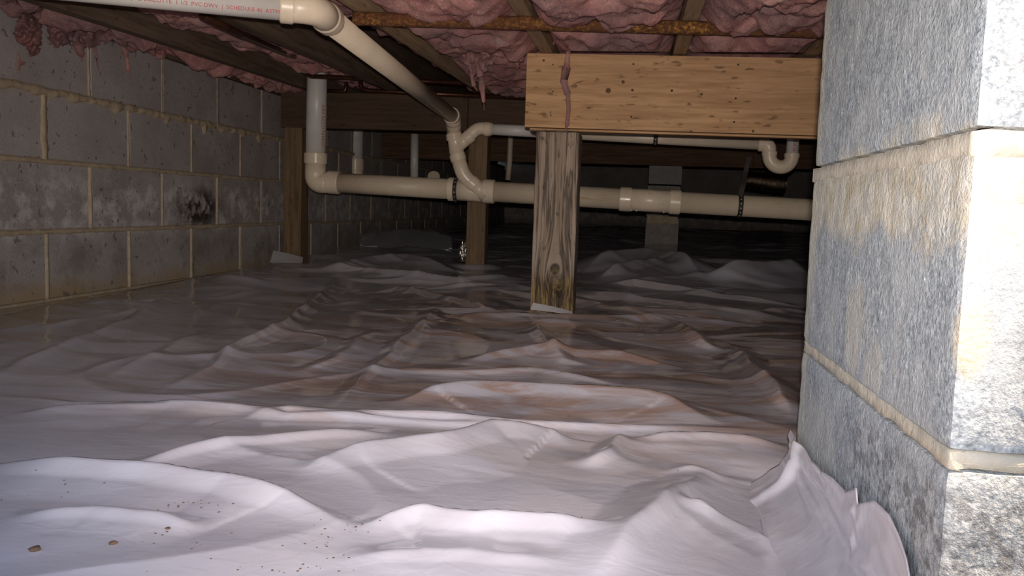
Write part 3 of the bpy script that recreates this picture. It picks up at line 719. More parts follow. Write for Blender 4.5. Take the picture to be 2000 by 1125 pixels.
RID = [
 # crest line in the photo, height, near width, far width
 ([(-80, 884), (0, 890), (150, 900), (300, 917), (450, 940), (560, 965), (640, 1000), (702, 1023)], .034, .085, .016),
 ([(690, 1026), (720, 1016), (760, 1003), (830, 996), (930, 1013), (960, 1010), (1050, 1010), (1140, 1012), (1230, 1018)], .018, .075, .012),
 ([(1308, 965), (1400, 980), (1480, 1000), (1535, 1017)], .018, .07, .016),
 ([(1420, 880), (1312, 962), (1230, 1030), (1140, 1130)], .020, .055, .05),
 ([(-60, 758), (60, 765), (150, 778), (330, 782), (600, 803), (850, 812), (1000, 822), (1280, 829), (1430, 831), (1560, 843)], .014, .030, .014),
 ([(400, 790), (560, 812), (700, 816), (860, 828), (1040, 836)], .009, .02, .012),
 ([(740, 765), (850, 743), (1000, 745), (1150, 755), (1300, 775), (1430, 812)], .030, .14, .035),
 ([(852, 588), (838, 620), (785, 662), (705, 730), (645, 797)], .020, .045, .03),
 ([(668, 530), (605, 588), (550, 635), (470, 665), (388, 712), (250, 758)], .020, .045, .02),
 ([(350, 560), (250, 620), (150, 660), (0, 722), (-80, 745)], .022, .055, .02),
 ([(560, 900), (700, 872), (850, 856), (960, 830), (1080, 830), (1140, 850)], .024, .13, .03),
 ([(0, 800), (120, 790), (330, 788), (500, 800)], .016, .10, .02),
 ([(200, 905), (420, 870), (640, 845), (800, 835)], .014, .05, .03),
 ([(640, 520), (720, 503), (800, 500), (905, 516)], .040, .25, .10),
 ([(1120, 506), (1180, 493), (1260, 486), (1340, 502), (1395, 522)], .085, .30, .25),
 ([(1165, 527), (1240, 516), (1315, 511)], .05, .20, .05),
 ([(1365, 521), (1480, 516), (1610, 511)], .07, .30, .06),
 ([(1125, 545), (1240, 545), (1400, 566), (1590, 582)], .035, .18, .04),
 ([(1120, 560), (1230, 578), (1400, 600), (1580, 612)], .020, .12, .03),
 ([(560, 512), (640, 516), (760, 530), (900, 545), (1030, 528)], .030, .12, .05),
 ([(680, 560), (780, 555), (860, 575), (960, 602), (1040, 606)], .022, .10, .04),
 ([(830, 604), (1000, 612), (1180, 616), (1320, 612), (1450, 622), (1570, 628)], .026, .12, .03),
 ([(1035, 620), (1060, 660), (1100, 690), (1200, 700)], .020, .06, .04),
 ([(1310, 615), (1370, 655), (1440, 668)], .028, .08, .04),
 ([(1425, 650), (1500, 735), (1560, 805)], .030, .06, .05),
 ([(880, 690), (1040, 672), (1200, 680), (1380, 705)], .024, .10, .04),
 ([(760, 705), (900, 715), (1050, 715), (1240, 745)], .014, .05, .03),
 ([(1280, 905), (1400, 910), (1480, 912), (1555, 925)], .012, .04, .014),
 ([(1200, 850), (1330, 850), (1450, 855), (1560, 868)], .016, .05, .016),
 ([(1230, 840), (1180, 880), (1130, 900)], .016, .05, .03),
 ([(0, 1010), (180, 1000), (320, 1015), (420, 1040)], .010, .05, .02),
 ([(640, 1100), (800, 1088), (900, 1085), (1060, 1095), (1150, 1100)], .006, .05, .03),
 ([(300, 545), (420, 540), (540, 552)], .020, .10, .04),
 ([(60, 640), (200, 610), (330, 585)], .016, .08, .03),
 ([(420, 640), (300, 690), (180, 740)], .012, .05, .03),
 ([(560, 720), (660, 690), (740, 640)], .014, .05, .03),
]
def polyprep(pts, h):
    out = []
    for x, y in pts:
        z = h*0.7
        for _ in range(12):
            p = atZ(x, y, min(z, CAMH-0.05))
            if p[1] > 8 or p[1] < 0: p = atY(x, y, 6.5)
            z = 0.5*z+0.5*(h*0.85+float(terr(p[0], p[1])))
        out.append((p[0], p[1]))
    return out
for ri, (pts, h, wf_, wb_) in enumerate(RID):
    if pts[0][1] < 885 and pts[0][1] > 530: h *= 0.62 if pts[-1][0] < 1040 else 0.85
    P = polyprep(pts, h)
    lo = np.array(P).min(0)-max(wf_, wb_)*2; hi = np.array(P).max(0)+max(wf_, wb_)*2
    i0, i1 = np.searchsorted(xs, [lo[0], hi[0]]); j0, j1 = np.searchsorted(ys, [lo[1], hi[1]])
    if i1 <= i0 or j1 <= j0: continue
    sx = GX[i0:i1, j0:j1]; sy = GY[i0:i1, j0:j1]
    sxx = sx+0.012*pn(sx*9+ri, sy*9); syy = sy+0.010*pn(sx*7, sy*7+ri)
    best = np.full(sx.shape, 1e9); tt = np.zeros(sx.shape); side = np.zeros(sx.shape)
    tot = sum(math.dist(P[i], P[i+1]) for i in range(len(P)-1)); acc = 0
    for i in range(len(P)-1):
        d, t = segd(sxx, syy, P[i], P[i+1]); L = math.dist(P[i], P[i+1])
        k = d < best
        dx, dy = P[i+1][0]-P[i][0], P[i+1][1]-P[i][1]
        cr = dx*(syy-P[i][1])-dy*(sxx-P[i][0]); cc = dx*(0-P[i][1])-dy*(0-P[i][0])
        best = np.where(k, d, best); tt = np.where(k, (acc+t*L)/tot, tt); side = np.where(k, np.sign(cr*cc), side)
        acc += L
    w = np.where(side > 0, wf_, wb_)*(1+0.35*pn(tt*6+ri*3.3, tt*0+ri))
    best = np.sqrt(best**2+0.0035**2)-0.0035
    pr = np.clip(1-best/w, 0, 1); pr2 = np.clip(1-best/(w*0.32), 0, 1)
    prof = np.where(side > 0, 0.64*pr**1.35+0.36*pr2**1.2, pr**1.25)
    tap = smooth(0, 1, np.clip(np.minimum(tt, 1-tt)*3.5, 0, 1))*(1+0.2*pn(tt*5+ri, tt*0+3))
    H[i0:i1, j0:j1] += h*prof*tap
# tidy contacts: flat at the posts, the wall foot and the pier; soft roll up to the jamb
def flat(cx, cy, r, z):
    d = np.hypot(GX-cx, GY-cy); k = smooth(r, r*0.45, d); return k, z
for cx, cy, r, z in ((-0.25, 2.72, 0.20, -0.012), (-1.55, 3.85, 0.2, 0.03), (-0.73, 3.85, 0.16, 0.055)):
    k, z = flat(cx, cy, r, z); H[:] = H*(1-k)+z*k
k = smooth(WX+0.10, WX+0.0, GX); H[:] = H*(1-k)+(0.0+0.018*np.clip(GY-2.3, 0, 1.0)-0.008)*k
k = smooth(0.03, 0.20, GX)*smooth(1.12, 1.03, GY); H[:] = H*(1-k)+(-0.015)*k
H = np.clip(H, -0.10, 0.25)
nx_, ny_ = GX.shape
V = np.stack([GX.ravel(), GY.ravel(), H.ravel()], 1)
I = np.arange(nx_*ny_).reshape(nx_, ny_)
Q = np.stack([I[:-1, :-1], I[1:, :-1], I[1:, 1:], I[:-1, 1:]], -1).reshape(-1, 4)
cxq = (GX[:-1, :-1]+GX[1:, 1:]).ravel()/2; cyq = (GY[:-1, :-1]+GY[1:, 1:]).ravel()/2
keep = ~((cyq < JY1+0.004) & ((cxq > JX-0.003) | (cxq < -1.02)))
keep &= ~((cxq > pl_+0.004) & (cxq < pr_-0.004) & (cyq > 2.682) & (cyq < 2.80))
Q = Q[keep]
used = np.unique(Q); remap = -np.ones(len(V), int); remap[used] = np.arange(len(used))
vb = empty('vapor_barrier', (0, 2.5, 0), 'crumpled milky plastic sheeting covering the whole crawl space floor', 'plastic sheet')
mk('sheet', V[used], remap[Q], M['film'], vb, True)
def liner_z(x, y):
    i = min(max(int(np.searchsorted(xs, x)), 0), nx_-1); j = min(max(int(np.searchsorted(ys, y)), 0), ny_-1); return float(H[i, j])

# the sheet turned up against the jamb, with a torn upper edge
top_px = [(1551, 842), (1570, 862), (1592, 905), (1636, 938), (1660, 962), (1688, 992), (1684, 957), (1720, 985), (1746, 1012), (1768, 1052), (1786, 1095), (1793, 1125), (1800, 1170)]
tp = sorted([(float(atX(x, y, JX)[1]), float(atX(x, y, JX)[2])) for x, y in top_px])
tY = np.array([a for a, b in tp]); tZ = np.array([b for a, b in tp])
V = []; F = []; NS, NT = 150, 26
sY = np.linspace(0.50, JY1+0.012, NS)
for i, y in enumerate(sY):
    zt = float(np.interp(y, tY, tZ))
    if y < tY[0]: zt = tZ[0]-0.1*(tY[0]-y)
    fold = 0.012*math.exp(-((y-0.985)/0.012)**2)
    for j in range(NT):
        t = j/(NT-1)
        z = zt*(1-t)+(-0.016)*t
        rr = 0.055; zz = max(0.0, z+0.016)
        cur = rr*max(0, 1-zz/rr)**2.0
        x = JX-0.0035-cur*0.9-fold*(1-abs(t-0.5))-0.004*abs(float(pn(np.array(y*9+t*3), np.array(t*5+y*4))))-0.003*float(ridge(np.array(y*7.0+t*2), np.array(t*2.1)))**3
        V.append((x, y, z+0.002+0.001*math.sin(y*30)))
for i in range(NS-1):
    for j in range(NT-1): F.append((i*NT+j, (i+1)*NT+j, (i+1)*NT+j+1, i*NT+j+1))
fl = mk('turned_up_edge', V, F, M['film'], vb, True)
fl['label'] = 'torn edge of the sheeting turned up against the block jamb'
md = fl.modifiers.new('thickness', 'SOLIDIFY'); md.thickness = 0.0012; md.offset = 0
# raised fold far back and a loose sheet edge
def fold_sheet(name, poly, Y0, tiltd, label, cat, m, seed):
    xs_ = [p[0] for p in poly]; ys_ = [p[1] for p in poly]
    def place(px, py, off):
        t = (py-min(ys_))/(max(ys_)-min(ys_)); return atY(px, py, Y0-off+tiltd*(1-t))
    o = clump(name, poly, place, 0.02, 0.35, m, vb, 3.0, seed, 0.004, 0.3); o['label'] = label; return o
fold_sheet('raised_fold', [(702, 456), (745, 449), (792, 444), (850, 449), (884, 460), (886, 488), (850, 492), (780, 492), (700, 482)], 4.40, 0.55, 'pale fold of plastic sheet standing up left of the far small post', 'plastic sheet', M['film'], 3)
def card(name, pts, label, cat, m, th=0.0015):
    P = [np.asarray(p) for p in pts]; n = np.cross(P[1]-P[0], P[3]-P[0]); n /= np.linalg.norm(n)
    V = []; F = []; N = 6
    for s in (0, 1):
        for i in range(N+1):
            for j in range(N+1):
                u, w = i/N, j/N
                p = (1-u)*(1-w)*P[0]+u*(1-w)*P[1]+u*w*P[2]+(1-u)*w*P[3]
                V.append(p+n*(th*s+0.004*math.sin(u*PI)*0.7))
    q = (N+1)**2
    for i in range(N):
        for j in range(N):
            a = i*(N+1)+j; f = (a, a+N+1, a+N+2, a+1); F.append(f[::-1]); F.append(tuple(k+q for k in f))
    for i in range(N):
        for a, b in (((i*(N+1)), (i+1)*(N+1)), ((i+1)*(N+1)+N, i*(N+1)+N), (i+1, i), (N*(N+1)+i, N*(N+1)+i+1)): F.append((a, b, b+q, a+q))
    return tag(mk(name, V, F, m), label, cat)
card('white_card', [atY(526, 519, 3.60), atY(590, 517, 3.60), atY(592, 503, 3.70), atY(534, 490, 3.74)], 'white sheet of stiff card lying before the far left corner post', 'card', M['paper'])
card('white_card', [atY(1036, 605, 2.635), atY(1119, 616, 2.635), atY(1117, 609, 2.662), atY(1041, 592, 2.665)], 'thin white strip of card at the foot of the front weathered post', 'card', M['paper'])

# ================================================================== PINK INSULATION
bays = [(-1.66, -1.52, 0.045, 1.8), (-1.48, -1.12, 0.10, 1.6), (-0.90, -0.71, 0.07, 1.0), (-0.67, -0.31, 0.022, 1.15), (-0.27, 0.095, 0.004, 1.2), (0.135, 0.48, 0.000, 1.2), (0.52, 0.88, 0.01, 1.0), (0.92, 1.28, 0.02, 1.0), (1.32, 1.68, 0.02, 1.0)]
blab = ['narrow pink insulation strip against the left wall', 'dim pink insulation between the two dark joists on the left', 'dim sunken insulation strip beside the weathered joist, above the slanting pipe',
        'pink insulation bulging left of the bright girder end', 'pink insulation over the left part of the bright girder', 'pink insulation over the right part of the bright girder, beside the jamb',
        'pink insulation batt beyond the jamb', 'pink insulation batt beyond the jamb', 'pink insulation batt beyond the jamb']
for bi, (x0, x1, rec, amp) in enumerate(bays):
    nu = 46; yv = np.arange(1.15, 5.3, 0.012) if x0 < 0.6 else np.arange(1.15, 5.3, 0.05)
    uu = np.linspace(0, 1, nu); U, Yv = np.meshgrid(uu, yv, indexing='ij'); Xv = x0+(x1-x0)*U
    e = np.minimum(U, 1-U)
    edge = np.sqrt(np.clip(e/0.18, 0, 1))
    q = fbm(Xv*6+bi*9, Yv*4+bi, 4)
    lump = 0.045*q+0.042*(sridge(Xv*6+q+bi*5, Yv*4+0.8*q)-0.3)+0.016*fbm(Xv*26, Yv*22+bi, 4)+0.012*(sridge(Xv*16+2*q, Yv*11+q)-0.4)
    Z = jb(Yv)+rec+0.035-(0.05*edge+lump*amp*edge)
    gap = smooth(0.0, 0.12, np.abs(Yv-2.72)); Z = Z*(gap)+(1-gap)*np.maximum(Z, jb(Yv)+0.012)
    gap = smooth(0.0, 0.12, np.abs(Yv-3.87)); Z = Z*(gap)+(1-gap)*np.maximum(Z, jb(Yv)+0.012)
    if x0 > -0.75: gap = smooth(0.04, 0.10, np.abs(Yv-(2.14+0.1*(Xv+0.7)))); Z = Z*gap+(1-gap)*np.maximum(Z, jb(Yv)+0.004)
    if x0 > -0.3: Z = np.where((Yv > 2.2) & (Yv < 2.7), np.maximum(Z, CAMH+0.1835*Yv), Z)
    if bi == 2: Z = Z+0.05*smooth(2.2, 2.6, Yv)
    Z = np.minimum(Z, 0.985)
    n2 = len(yv); I = np.arange(nu*n2).reshape(nu, n2)
    V = np.concatenate([np.stack([Xv.ravel(), Yv.ravel(), Z.ravel()], 1), np.stack([Xv.ravel(), Yv.ravel(), np.full(Z.size, 1.02)], 1)])
    F = np.stack([I[:-1, :-1], I[:-1, 1:], I[1:, 1:], I[1:, :-1]], -1).reshape(-1, 4)
    K = nu*n2
    rim_ = [I[:, 0], I[-1, :], I[::-1, -1], I[0, ::-1]]; Fs = []
    for r_ in rim_:
        a, b = r_[:-1], r_[1:]; Fs.append(np.stack([a, b, b+K, a+K], -1))
    F = np.concatenate([F]+Fs)
    tag(mk('insulation_batt', V, F, M['pink'], None, True), blab[bi], 'insulation', 'pink batts between the joists')

onwall = lambda X0: (lambda px, py, off: atX(px, py, X0+off))
ony = lambda Y0: (lambda px, py, off: atY(px, py, Y0-off))
tag(clump('insulation_tuft', [(-30, -40), (-30, 8), (12, 10), (38, 24), (30, 52), (24, 66), (36, 84), (52, 96), (58, 110), (74, 110), (84, 84), (84, 40), (104, 10), (110, -40)], onwall(WX+0.004), 0.075, 0.9, M['pink'], None, 2.2, 1), 'bright pink insulation tuft hanging over the top of the left wall, farthest left', 'insulation', 'torn insulation over the left wall')
tag(clump('insulation_tuft', [(96, 5), (92, 40), (94, 84), (108, 92), (118, 96), (124, 88), (142, 90), (146, 60), (148, 20), (140, -20), (100, -20)], onwall(WX+0.012), 0.05, 0.9, M['pink'], None, 2.2, 2), 'pink insulation tuft second along the top of the left wall', 'insulation', 'torn insulation over the left wall')
tag(clump('insulation_tuft', [(142, 28), (146, 72), (158, 110), (166, 96), (180, 96), (196, 84), (206, 92), (214, 82), (232, 84), (244, 96), (262, 90), (272, 86), (284, 100), (298, 112), (312, 118), (326, 116), (330, 90), (326, 28)], onwall(WX+0.006), 0.045, 0.9, M['pink'], None, 2.2, 3), 'wide grey-pink torn insulation draped on the left wall top', 'insulation', 'torn insulation over the left wall')
tag(clump('insulation_tuft', [(318, 60), (318, 112), (345, 108), (400, 120), (440, 140), (490, 156), (560, 190), (580, 186), (574, 150), (520, 128), (460, 110), (430, 78), (380, 40)], onwall(WX+0.002), 0.04, 1.0, M['pink'], None, 2.4, 4), 'dull dark pink insulation shreds along the far part of the left wall top', 'insulation', 'torn insulation over the left wall')
w = WX+0.008
tag(clump('insulation_wisp', [(34, 96), (42, 118), (54, 122), (42, 130), (36, 146), (32, 132), (34, 118)], onwall(w), 0.006, 0.5, M['pink'], None, 1.2, 5, 0.003, 0.6), 'small pink insulation scrap stuck low on the leftmost upper block', 'insulation')
tag(strand('insulation_wisp', [atX(150, 84, w+0.01), atX(158, 108, w), atX(160, 122, w)], [0.012, 0.007, 0.001], M['pink']), 'pink insulation wisp hanging beside the first upright mortar joint', 'insulation')
tag(strand('insulation_wisp', [atX(184, 92, w), atX(187, 112, w), atX(190, 130, w), atX(196, 150, w)], [0.006, 0.004, 0.003, 0.001], M['pink']), 'thin faint pink wisp hanging right of the first upright mortar joint', 'insulation')
tag(strand('insulation_wisp', [atX(240, 88, w+0.01), atX(245, 108, w), atX(249, 125, w), atX(251, 138, w), atX(257, 154, w)], [0.012, 0.006, 0.006, 0.007, 0.001], M['pink']), 'long brown-pink wisp hanging on the second upper block', 'insulation')
tag(clump('insulation_tuft', [(872, 56), (930, 50), (975, 56), (1028, 64), (1030, 110), (1012, 140), (1000, 120), (985, 112), (970, 118), (955, 128), (950, 150), (936, 140), (920, 148), (906, 128), (890, 112), (880, 84)], ony(2.80), 0.09, 0.9, M['pink'], None, 2.2, 6), 'shaggy grey-pink insulation hanging left of the bright girder end', 'insulation')
tag(clump('insulation_tuft', [(1340, 78), (1420, 70), (1500, 74), (1540, 80), (1536, 94), (1510, 103), (1440, 102), (1380, 102), (1342, 100), (1334, 88)], ony(2.62), 0.05, 0.7, M['pink'], None, 2.4, 7), 'rounded bright pink insulation roll bulging above the right girder half', 'insulation')
tag(clump('insulation_tuft', [(1072, 70), (1150, 64), (1230, 68), (1282, 72), (1280, 96), (1250, 99), (1236, 90), (1180, 92), (1130, 90), (1082, 88)], ony(2.62), 0.045, 0.8, M['pink'], None, 2.4, 8), 'pale pink insulation bulge above the left girder half', 'insulation')
tag(strand('insulation_wisp', [atY(934, 128, 2.78), atY(938, 150, 2.78), atY(941, 175, 2.78), atY(944, 200, 2.78), atY(946, 216, 2.78)], [0.012, 0.010, 0.009, 0.006, 0.001], M['pink']), 'long thin grey wisp dangling left of the bright girder end', 'insulation')
tag(strand('insulation_wisp', [atY(926, 132, 2.79), atY(920, 150, 2.79), atY(926, 168, 2.79), atY(932, 178, 2.79)], [0.010, 0.007, 0.006, 0.001], M['pink']), 'short hooked wisp dangling left of the long one', 'insulation')
tag(strand('insulation_wisp', [atY(1106, 52, 2.60), atY(1108, 80, 2.61), atY(1110, 103, 2.645), atY(1107, 130, 2.6555), atY(1101, 160, 2.6555), atY(1108, 185, 2.6555), atY(1110, 215, 2.6555), atY(1106, 246, 2.6555), atY(1106, 256, 2.66)], [0.005, 0.006, 0.007, 0.009, 0.016, 0.007, 0.006, 0.007, 0.003], M['pink']), 'long pink strand hanging down across the face of the bright girder', 'insulation')
tag(strand('insulation_wisp', [atY(1276, 0, 2.10), atY(1278, 30, 2.13), atY(1276, 56, 2.14)], [0.018, 0.012, 0.002], M['pink']), 'pale fibre wisp hanging over the rusty iron pipe', 'insulation')

# ================================================================== PIPES
dp = empty('drain_pipe', (-0.6, 3.65, 0.02), 'cream plastic drain pipe system running across the crawl space with trap and slanting riser', 'drain pipe')
YM = 3.655; R3, R2, R15 = 0.0445, 0.0302, 0.0242
def m_at(px, py, Y=YM): return atY(px, py, Y)
A0 = m_at(620, 118); A1 = m_at(616.5, 306)
cor = m_at(616, 358); B0 = m_at(664, 357); B1 = m_at(1620, 412)
def on_main(px): return lerp(B0, B1, (px-664)/(1620-664))
A0 = A0+(A0-A1)*((1.02-A0[2])/(A0[2]-A1[2]))
tube('pipe', [A0, A1], R3, M['pvcwhite'], dp, 32)
T_ = A1-A0; T_ /= np.linalg.norm(T_)
el = tube('elbow', fillet([m_at(616.6, 318), cor, m_at(650, 356.2)], 0.12, 14), R3*1.06, M['pvcfit'], dp, 32)
LOC[el.name] = LOC[dp.name]
collar('hub', m_at(616.8, 299), m_at(616.5, 320), R3*1.17, M['pvcfit'], el)
collar('hub', m_at(641, 355.6), m_at(664, 357), R3*1.17, M['pvcfit'], el)
tube('pipe', [m_at(660, 356.8), on_main(893)], R3, M['pvcold'], dp, 32)
tube('pipe', [on_main(978), on_main(1236)], R3, M['pvcold'], dp, 32)
Bend = B0+(B1-B0)*((2.88-B0[0])/(B1[0]-B0[0]))
tube('pipe', [on_main(1338), Bend], R3, M['pvcold'], dp, 32)
wy = tube('wye_fitting', [on_main(900), on_main(968)], R3*1.08, M['pvcfit'], dp, 32); LOC[wy.name] = LOC[dp.name]
collar('hub', on_main(890), on_main(906), R3*1.18, M['pvcfit'], wy); collar('hub', on_main(961), on_main(983), R3*1.18, M['pvcfit'], wy)
cp_ = tube('coupling', [on_main(1232), on_main(1342)], R3*1.07, M['pvcfit'], dp, 32); LOC[cp_.name] = LOC[dp.name]
collar('hub', on_main(1229), on_main(1251), R3*1.17, M['pvcfit'], cp_); collar('hub', on_main(1324), on_main(1345), R3*1.17, M['pvcfit'], cp_)
# riser out of the wye
Yr = 3.615
r0 = atY(950, 382, 3.64); r1 = atY(905, 343, Yr); r2 = atY(889, 290, Yr); r3 = atY(886, 250, Yr)
tube('wye_branch', [r0, lerp(r0, r1, 0.62)], R2*1.12, M['pvcfit'], wy, 28)
lo_el = tube('elbow', fillet([lerp(r0, r1, 0.45), r1, lerp(r1, r2, 0.75)], 0.10, 10), R2*1.06, M['pvcfit'], dp, 28); LOC[lo_el.name] = LOC[dp.name]
collar('hub', lerp(r0, r1, 0.50), lerp(r0, r1, 0.72), R2*1.16, M['pvcfit'], lo_el)
collar('hub', lerp(r1, r2, 0.55), lerp(r1, r2, 0.80), R2*1.16, M['pvcfit'], lo_el)
uw = tube('wye_fitting', [lerp(r1, r2, 0.78), r3], R2*1.06, M['pvcfit'], dp, 28); LOC[uw.name] = LOC[dp.name]
collar('hub', lerp(r2, r3, 0.38), lerp(r2, r3, 0.72), R2*1.18, M['pvcfit'], uw)
b0 = atY(893, 287, Yr); b1 = atY(917, 266, Yr); b2 = atY(938, 251.5, Yr); b3 = atY(962, 252.5, Yr)
tube('wye_branch', [b0, b1], R15*1.15, M['pvcfit'], uw, 24)
be = tube('elbow', fillet([b1+(b0-b1)*0.3, b2+np.array([-0.012, 0, 0.004]), b3], 0.06, 10), R15*1.12, M['pvcfit'], dp, 24); LOC[be.name] = LOC[dp.name]
collar('hub', lerp(b0, b1, 0.75), lerp(b0, b1, 1.15), R15*1.25, M['pvcfit'], be); collar('hub', atY(946, 252, Yr), atY(958, 252.4, Yr), R15*1.27, M['pvcfit'], be)
e0 = atY(957, 252.3, Yr); e1 = atY(1486, 281.5, Yr)
tube('pipe', [e0, lerp(e0, e1, 0.18)], R15, M['pvcwhite'], dp, 24); tube('pipe', [lerp(e0, e1, 0.18), e1], R15, M['pvc'], dp, 24)
# trap at the right
q0 = atY(1482, 281.3, Yr); q1 = atY(1503, 282.5, Yr); q2 = atY(1502.5, 300, Yr)
te = tube('elbow', fillet([q0, q1, q2], 0.035, 8), R15*1.12, M['pvcfit'], dp, 24); LOC[te.name] = LOC[dp.name]
collar('hub', atY(1481, 281.2, Yr), atY(1492, 281.8, Yr), R15*1.25, M['pvcfit'], te)
c0 = atY(1503, 297, Yr); c1 = atY(1547, 301, Yr); mid = (c0+c1)/2; rad = np.linalg.norm(c1-c0)/2; ux = (c1-c0)/(2*rad)
arc = [c0]+[mid-ux*rad*math.cos(t)-np.array([0, 0, 1])*rad*math.sin(t)-np.array([0, 0, 0.012]) for t in np.linspace(0, PI, 18)]+[c1]
tr = tube('trap_bend', arc, R15*1.17, M['pvcfit'], dp, 26); LOC[tr.name] = LOC[dp.name]
collar('hub', c0+np.array([0, 0, 0.004]), c0-np.array([0, 0, 0.016]), R15*1.27, M['pvcfit'], tr); collar('hub', c1+np.array([0, 0, 0.004]), c1-np.array([0, 0, 0.016]), R15*1.27, M['pvcfit'], tr)
tz = tube('pipe', [c1-np.array([0, 0, 0.01]), np.array([atY(1549.5, 230, Yr)[0]+0.01, Yr, 1.02])], R15*1.02, M['pvcwhite'], dp, 24); LOC[tz.name] = LOC[dp.name]
# slanting pipe up to the elbow under the joists, and the printed white pipe to the left
ZU = 0.738
k1 = atZ(596, 12, ZU); w0 = atZ(127, 0, ZU-R2*0.97); w1 = atZ(548, 39, ZU-R2*0.97); w0 = w0+np.array([0, 0, R2*0.97]); w1 = w1+np.array([0, 0, R2*0.97])
dirw = (w0-w1)/np.linalg.norm(w0-w1)
wend = w0+dirw*0.40
kk = w1-dirw*0.075                                     # corner of the upper elbow
s1 = atY(882, 226, 3.52); s_dir = (s1-kk)/np.linalg.norm(s1-kk)
tube('pipe', [wend, w1-dirw*0.005], R2, M['pvcwhite'], dp, 32)
ue = tube('elbow', fillet([w1-dirw*0.006, kk, kk+s_dir*0.085], 0.07, 12), R2*1.09, M['pvcfit'], dp, 32); LOC[ue.name] = LOC[dp.name]
collar('hub', w1+dirw*0.002, w1-dirw*0.028, R2*1.2, M['pvcfit'], ue); collar('hub', kk+s_dir*0.062, kk+s_dir*0.095, R2*1.2, M['pvcfit'], ue)
tube('pipe', [kk+s_dir*0.09, s1], R2, M['pvcold'], dp, 32)
ld = fillet([s1-s_dir*0.012, atY(886, 238, 3.585), r3+(r2-r3)*0.1], 0.05, 8)
le = tube('elbow', ld, R2*1.08, M['pvcfit'], dp, 28); LOC[le.name] = LOC[dp.name]
collar('hub', s1-s_dir*0.014, s1+s_dir*0.022, R2*1.2, M['pvcfit'], le)
# printing on the pipes
tc = CAM-(A0+A1)/2
lettering('printed_text', 'CHARLOTTE PIPE', m_at(617, 286), m_at(618.5, 205), R3+0.0006, -0.74, 0.024, M['ink'], dp, 1.0, tc)
tcw = CAM-(w0+w1)/2
tx0 = w1+dirw*0.003; tx1 = w1+dirw*(np.linalg.norm(w0-w1)+0.02)
lettering('printed_text', 'PVC PIPE  ASTM D2665  (-- --)  CHARLOTTE  1 1/2  PVC DWV  |  SCHEDULE 40  ASTM', tx1, tx0, R2+0.0006, -0.42, 0.0125, M['ink'], dp, 1.0, tcw)
lettering('printed_text', 'PIPE', atY(1547.6, 296, Yr), atY(1549, 272, Yr), R15*1.02+0.0006, -0.35, 0.02, M['ink'], dp, 1.0, CAM-c1)
for px, dz in ((1252, 0), (1262, 0), (1314, 0)):
    c = on_main(px)+np.array([0, -0.02, -R3*1.05]); tube('glue_drop', [c+np.array([0, 0, 0.004]), c, c-np.array([0, 0, 0.003])], [0.003, 0.0035, 0.001], M['pvcwhite'], cp_, 8)

# ---- second drain stack behind
d2 = empty('drain_pipe', (-1.5, 5.0, 0.3), 'short white drain stack standing behind the main drain pipe', 'drain pipe')
Y2 = 4.95
tube('pipe', [atY(696, 175, Y2), atY(694, 316, Y2)], R3, M['pvcwhite'], d2, 28)
e2 = tube('elbow', fillet([atY(694, 312, Y2), atY(694, 362, Y2), atY(742, 366, Y2)], 0.10, 10), R3*1.07, M['pvcfit'], d2, 28); LOC[e2.name] = LOC[d2.name]
collar('hub', atY(694, 310, Y2), atY(693.8, 334, Y2), R3*1.17, M['pvcfit'], e2)
tube('pipe', [atY(738, 366, Y2), atY(836, 366, Y2)], R3, M['pvcold'], d2, 28)
tube('pipe', [atY(810, 262, Y2), atY(809, 362, Y2)], R15, M['pvcwhite'], d2, 20)
tube('elbow', fillet([atY(830, 366, Y2), atY(848, 366, Y2), atY(847, 344, Y2-0.1)], 0.05, 8), R3*0.8, M['pvcfit'], d2, 20)
d3 = tube('vent_pipe', [np.array([atY(998, 250, 5.25)[0]+0.02, 5.25, 1.03]), atY(998, 250, 5.25), atY(995, 322, 5.25), atY(992, 352, 5.25)], 0.017, M['pvcold'], None, 16)
tag(d3, 'thin grey pipe in the dark between the two front posts', 'pipe')

# ---- rusty iron pipe under the joists
def rp(px, py): return atZ(px, py, jb(2.2)-0.0185)
P = [lerp(rp(690, 36), rp(1605, 61), t) for t in np.linspace(0, 2.6, 300)]
o = tube('iron_pipe', P, [0.0165*(1+0.05*mnoise.noise(Vector(p)*120)) for p in P], M['rust'], None, 20)
tag(o, 'rusty iron pipe crossing under the joists above the bright girder', 'pipe')
# ---- old copper water lines
YC = 3.60
o = tube('copper_pipe', fillet([atZ(395, 30, 0.775), atZ(470, 66, 0.772), atY(600, 122, YC), atY(603, 149, YC), atY(700, 153, YC), atY(1040, 168, YC+0.1)], 0.02, 5), 0.0105, M['copper'], None, 12)
tag(o, 'upper dull copper water pipe running above the dim girder', 'pipe')
o = tube('copper_pipe', fillet([atY(640, 177, YC+0.12), atY(674, 179, YC+0.12), atY(677, 160, YC+0.12)], 0.015, 5), 0.0085, M['copper'], None, 12)
tag(o, 'short hooked copper pipe beside the white vertical pipe', 'pipe')
o = tube('copper_pipe', fillet([atY(703, 150, YC+0.13), atY(706, 174, YC+0.13), atY(720, 177, YC+0.13), atY(1060, 193, YC+0.13)], 0.02, 5), 0.0105, M['copper'], None, 12)
tag(o, 'lower dull copper water pipe along the top of the dim girder', 'pipe')

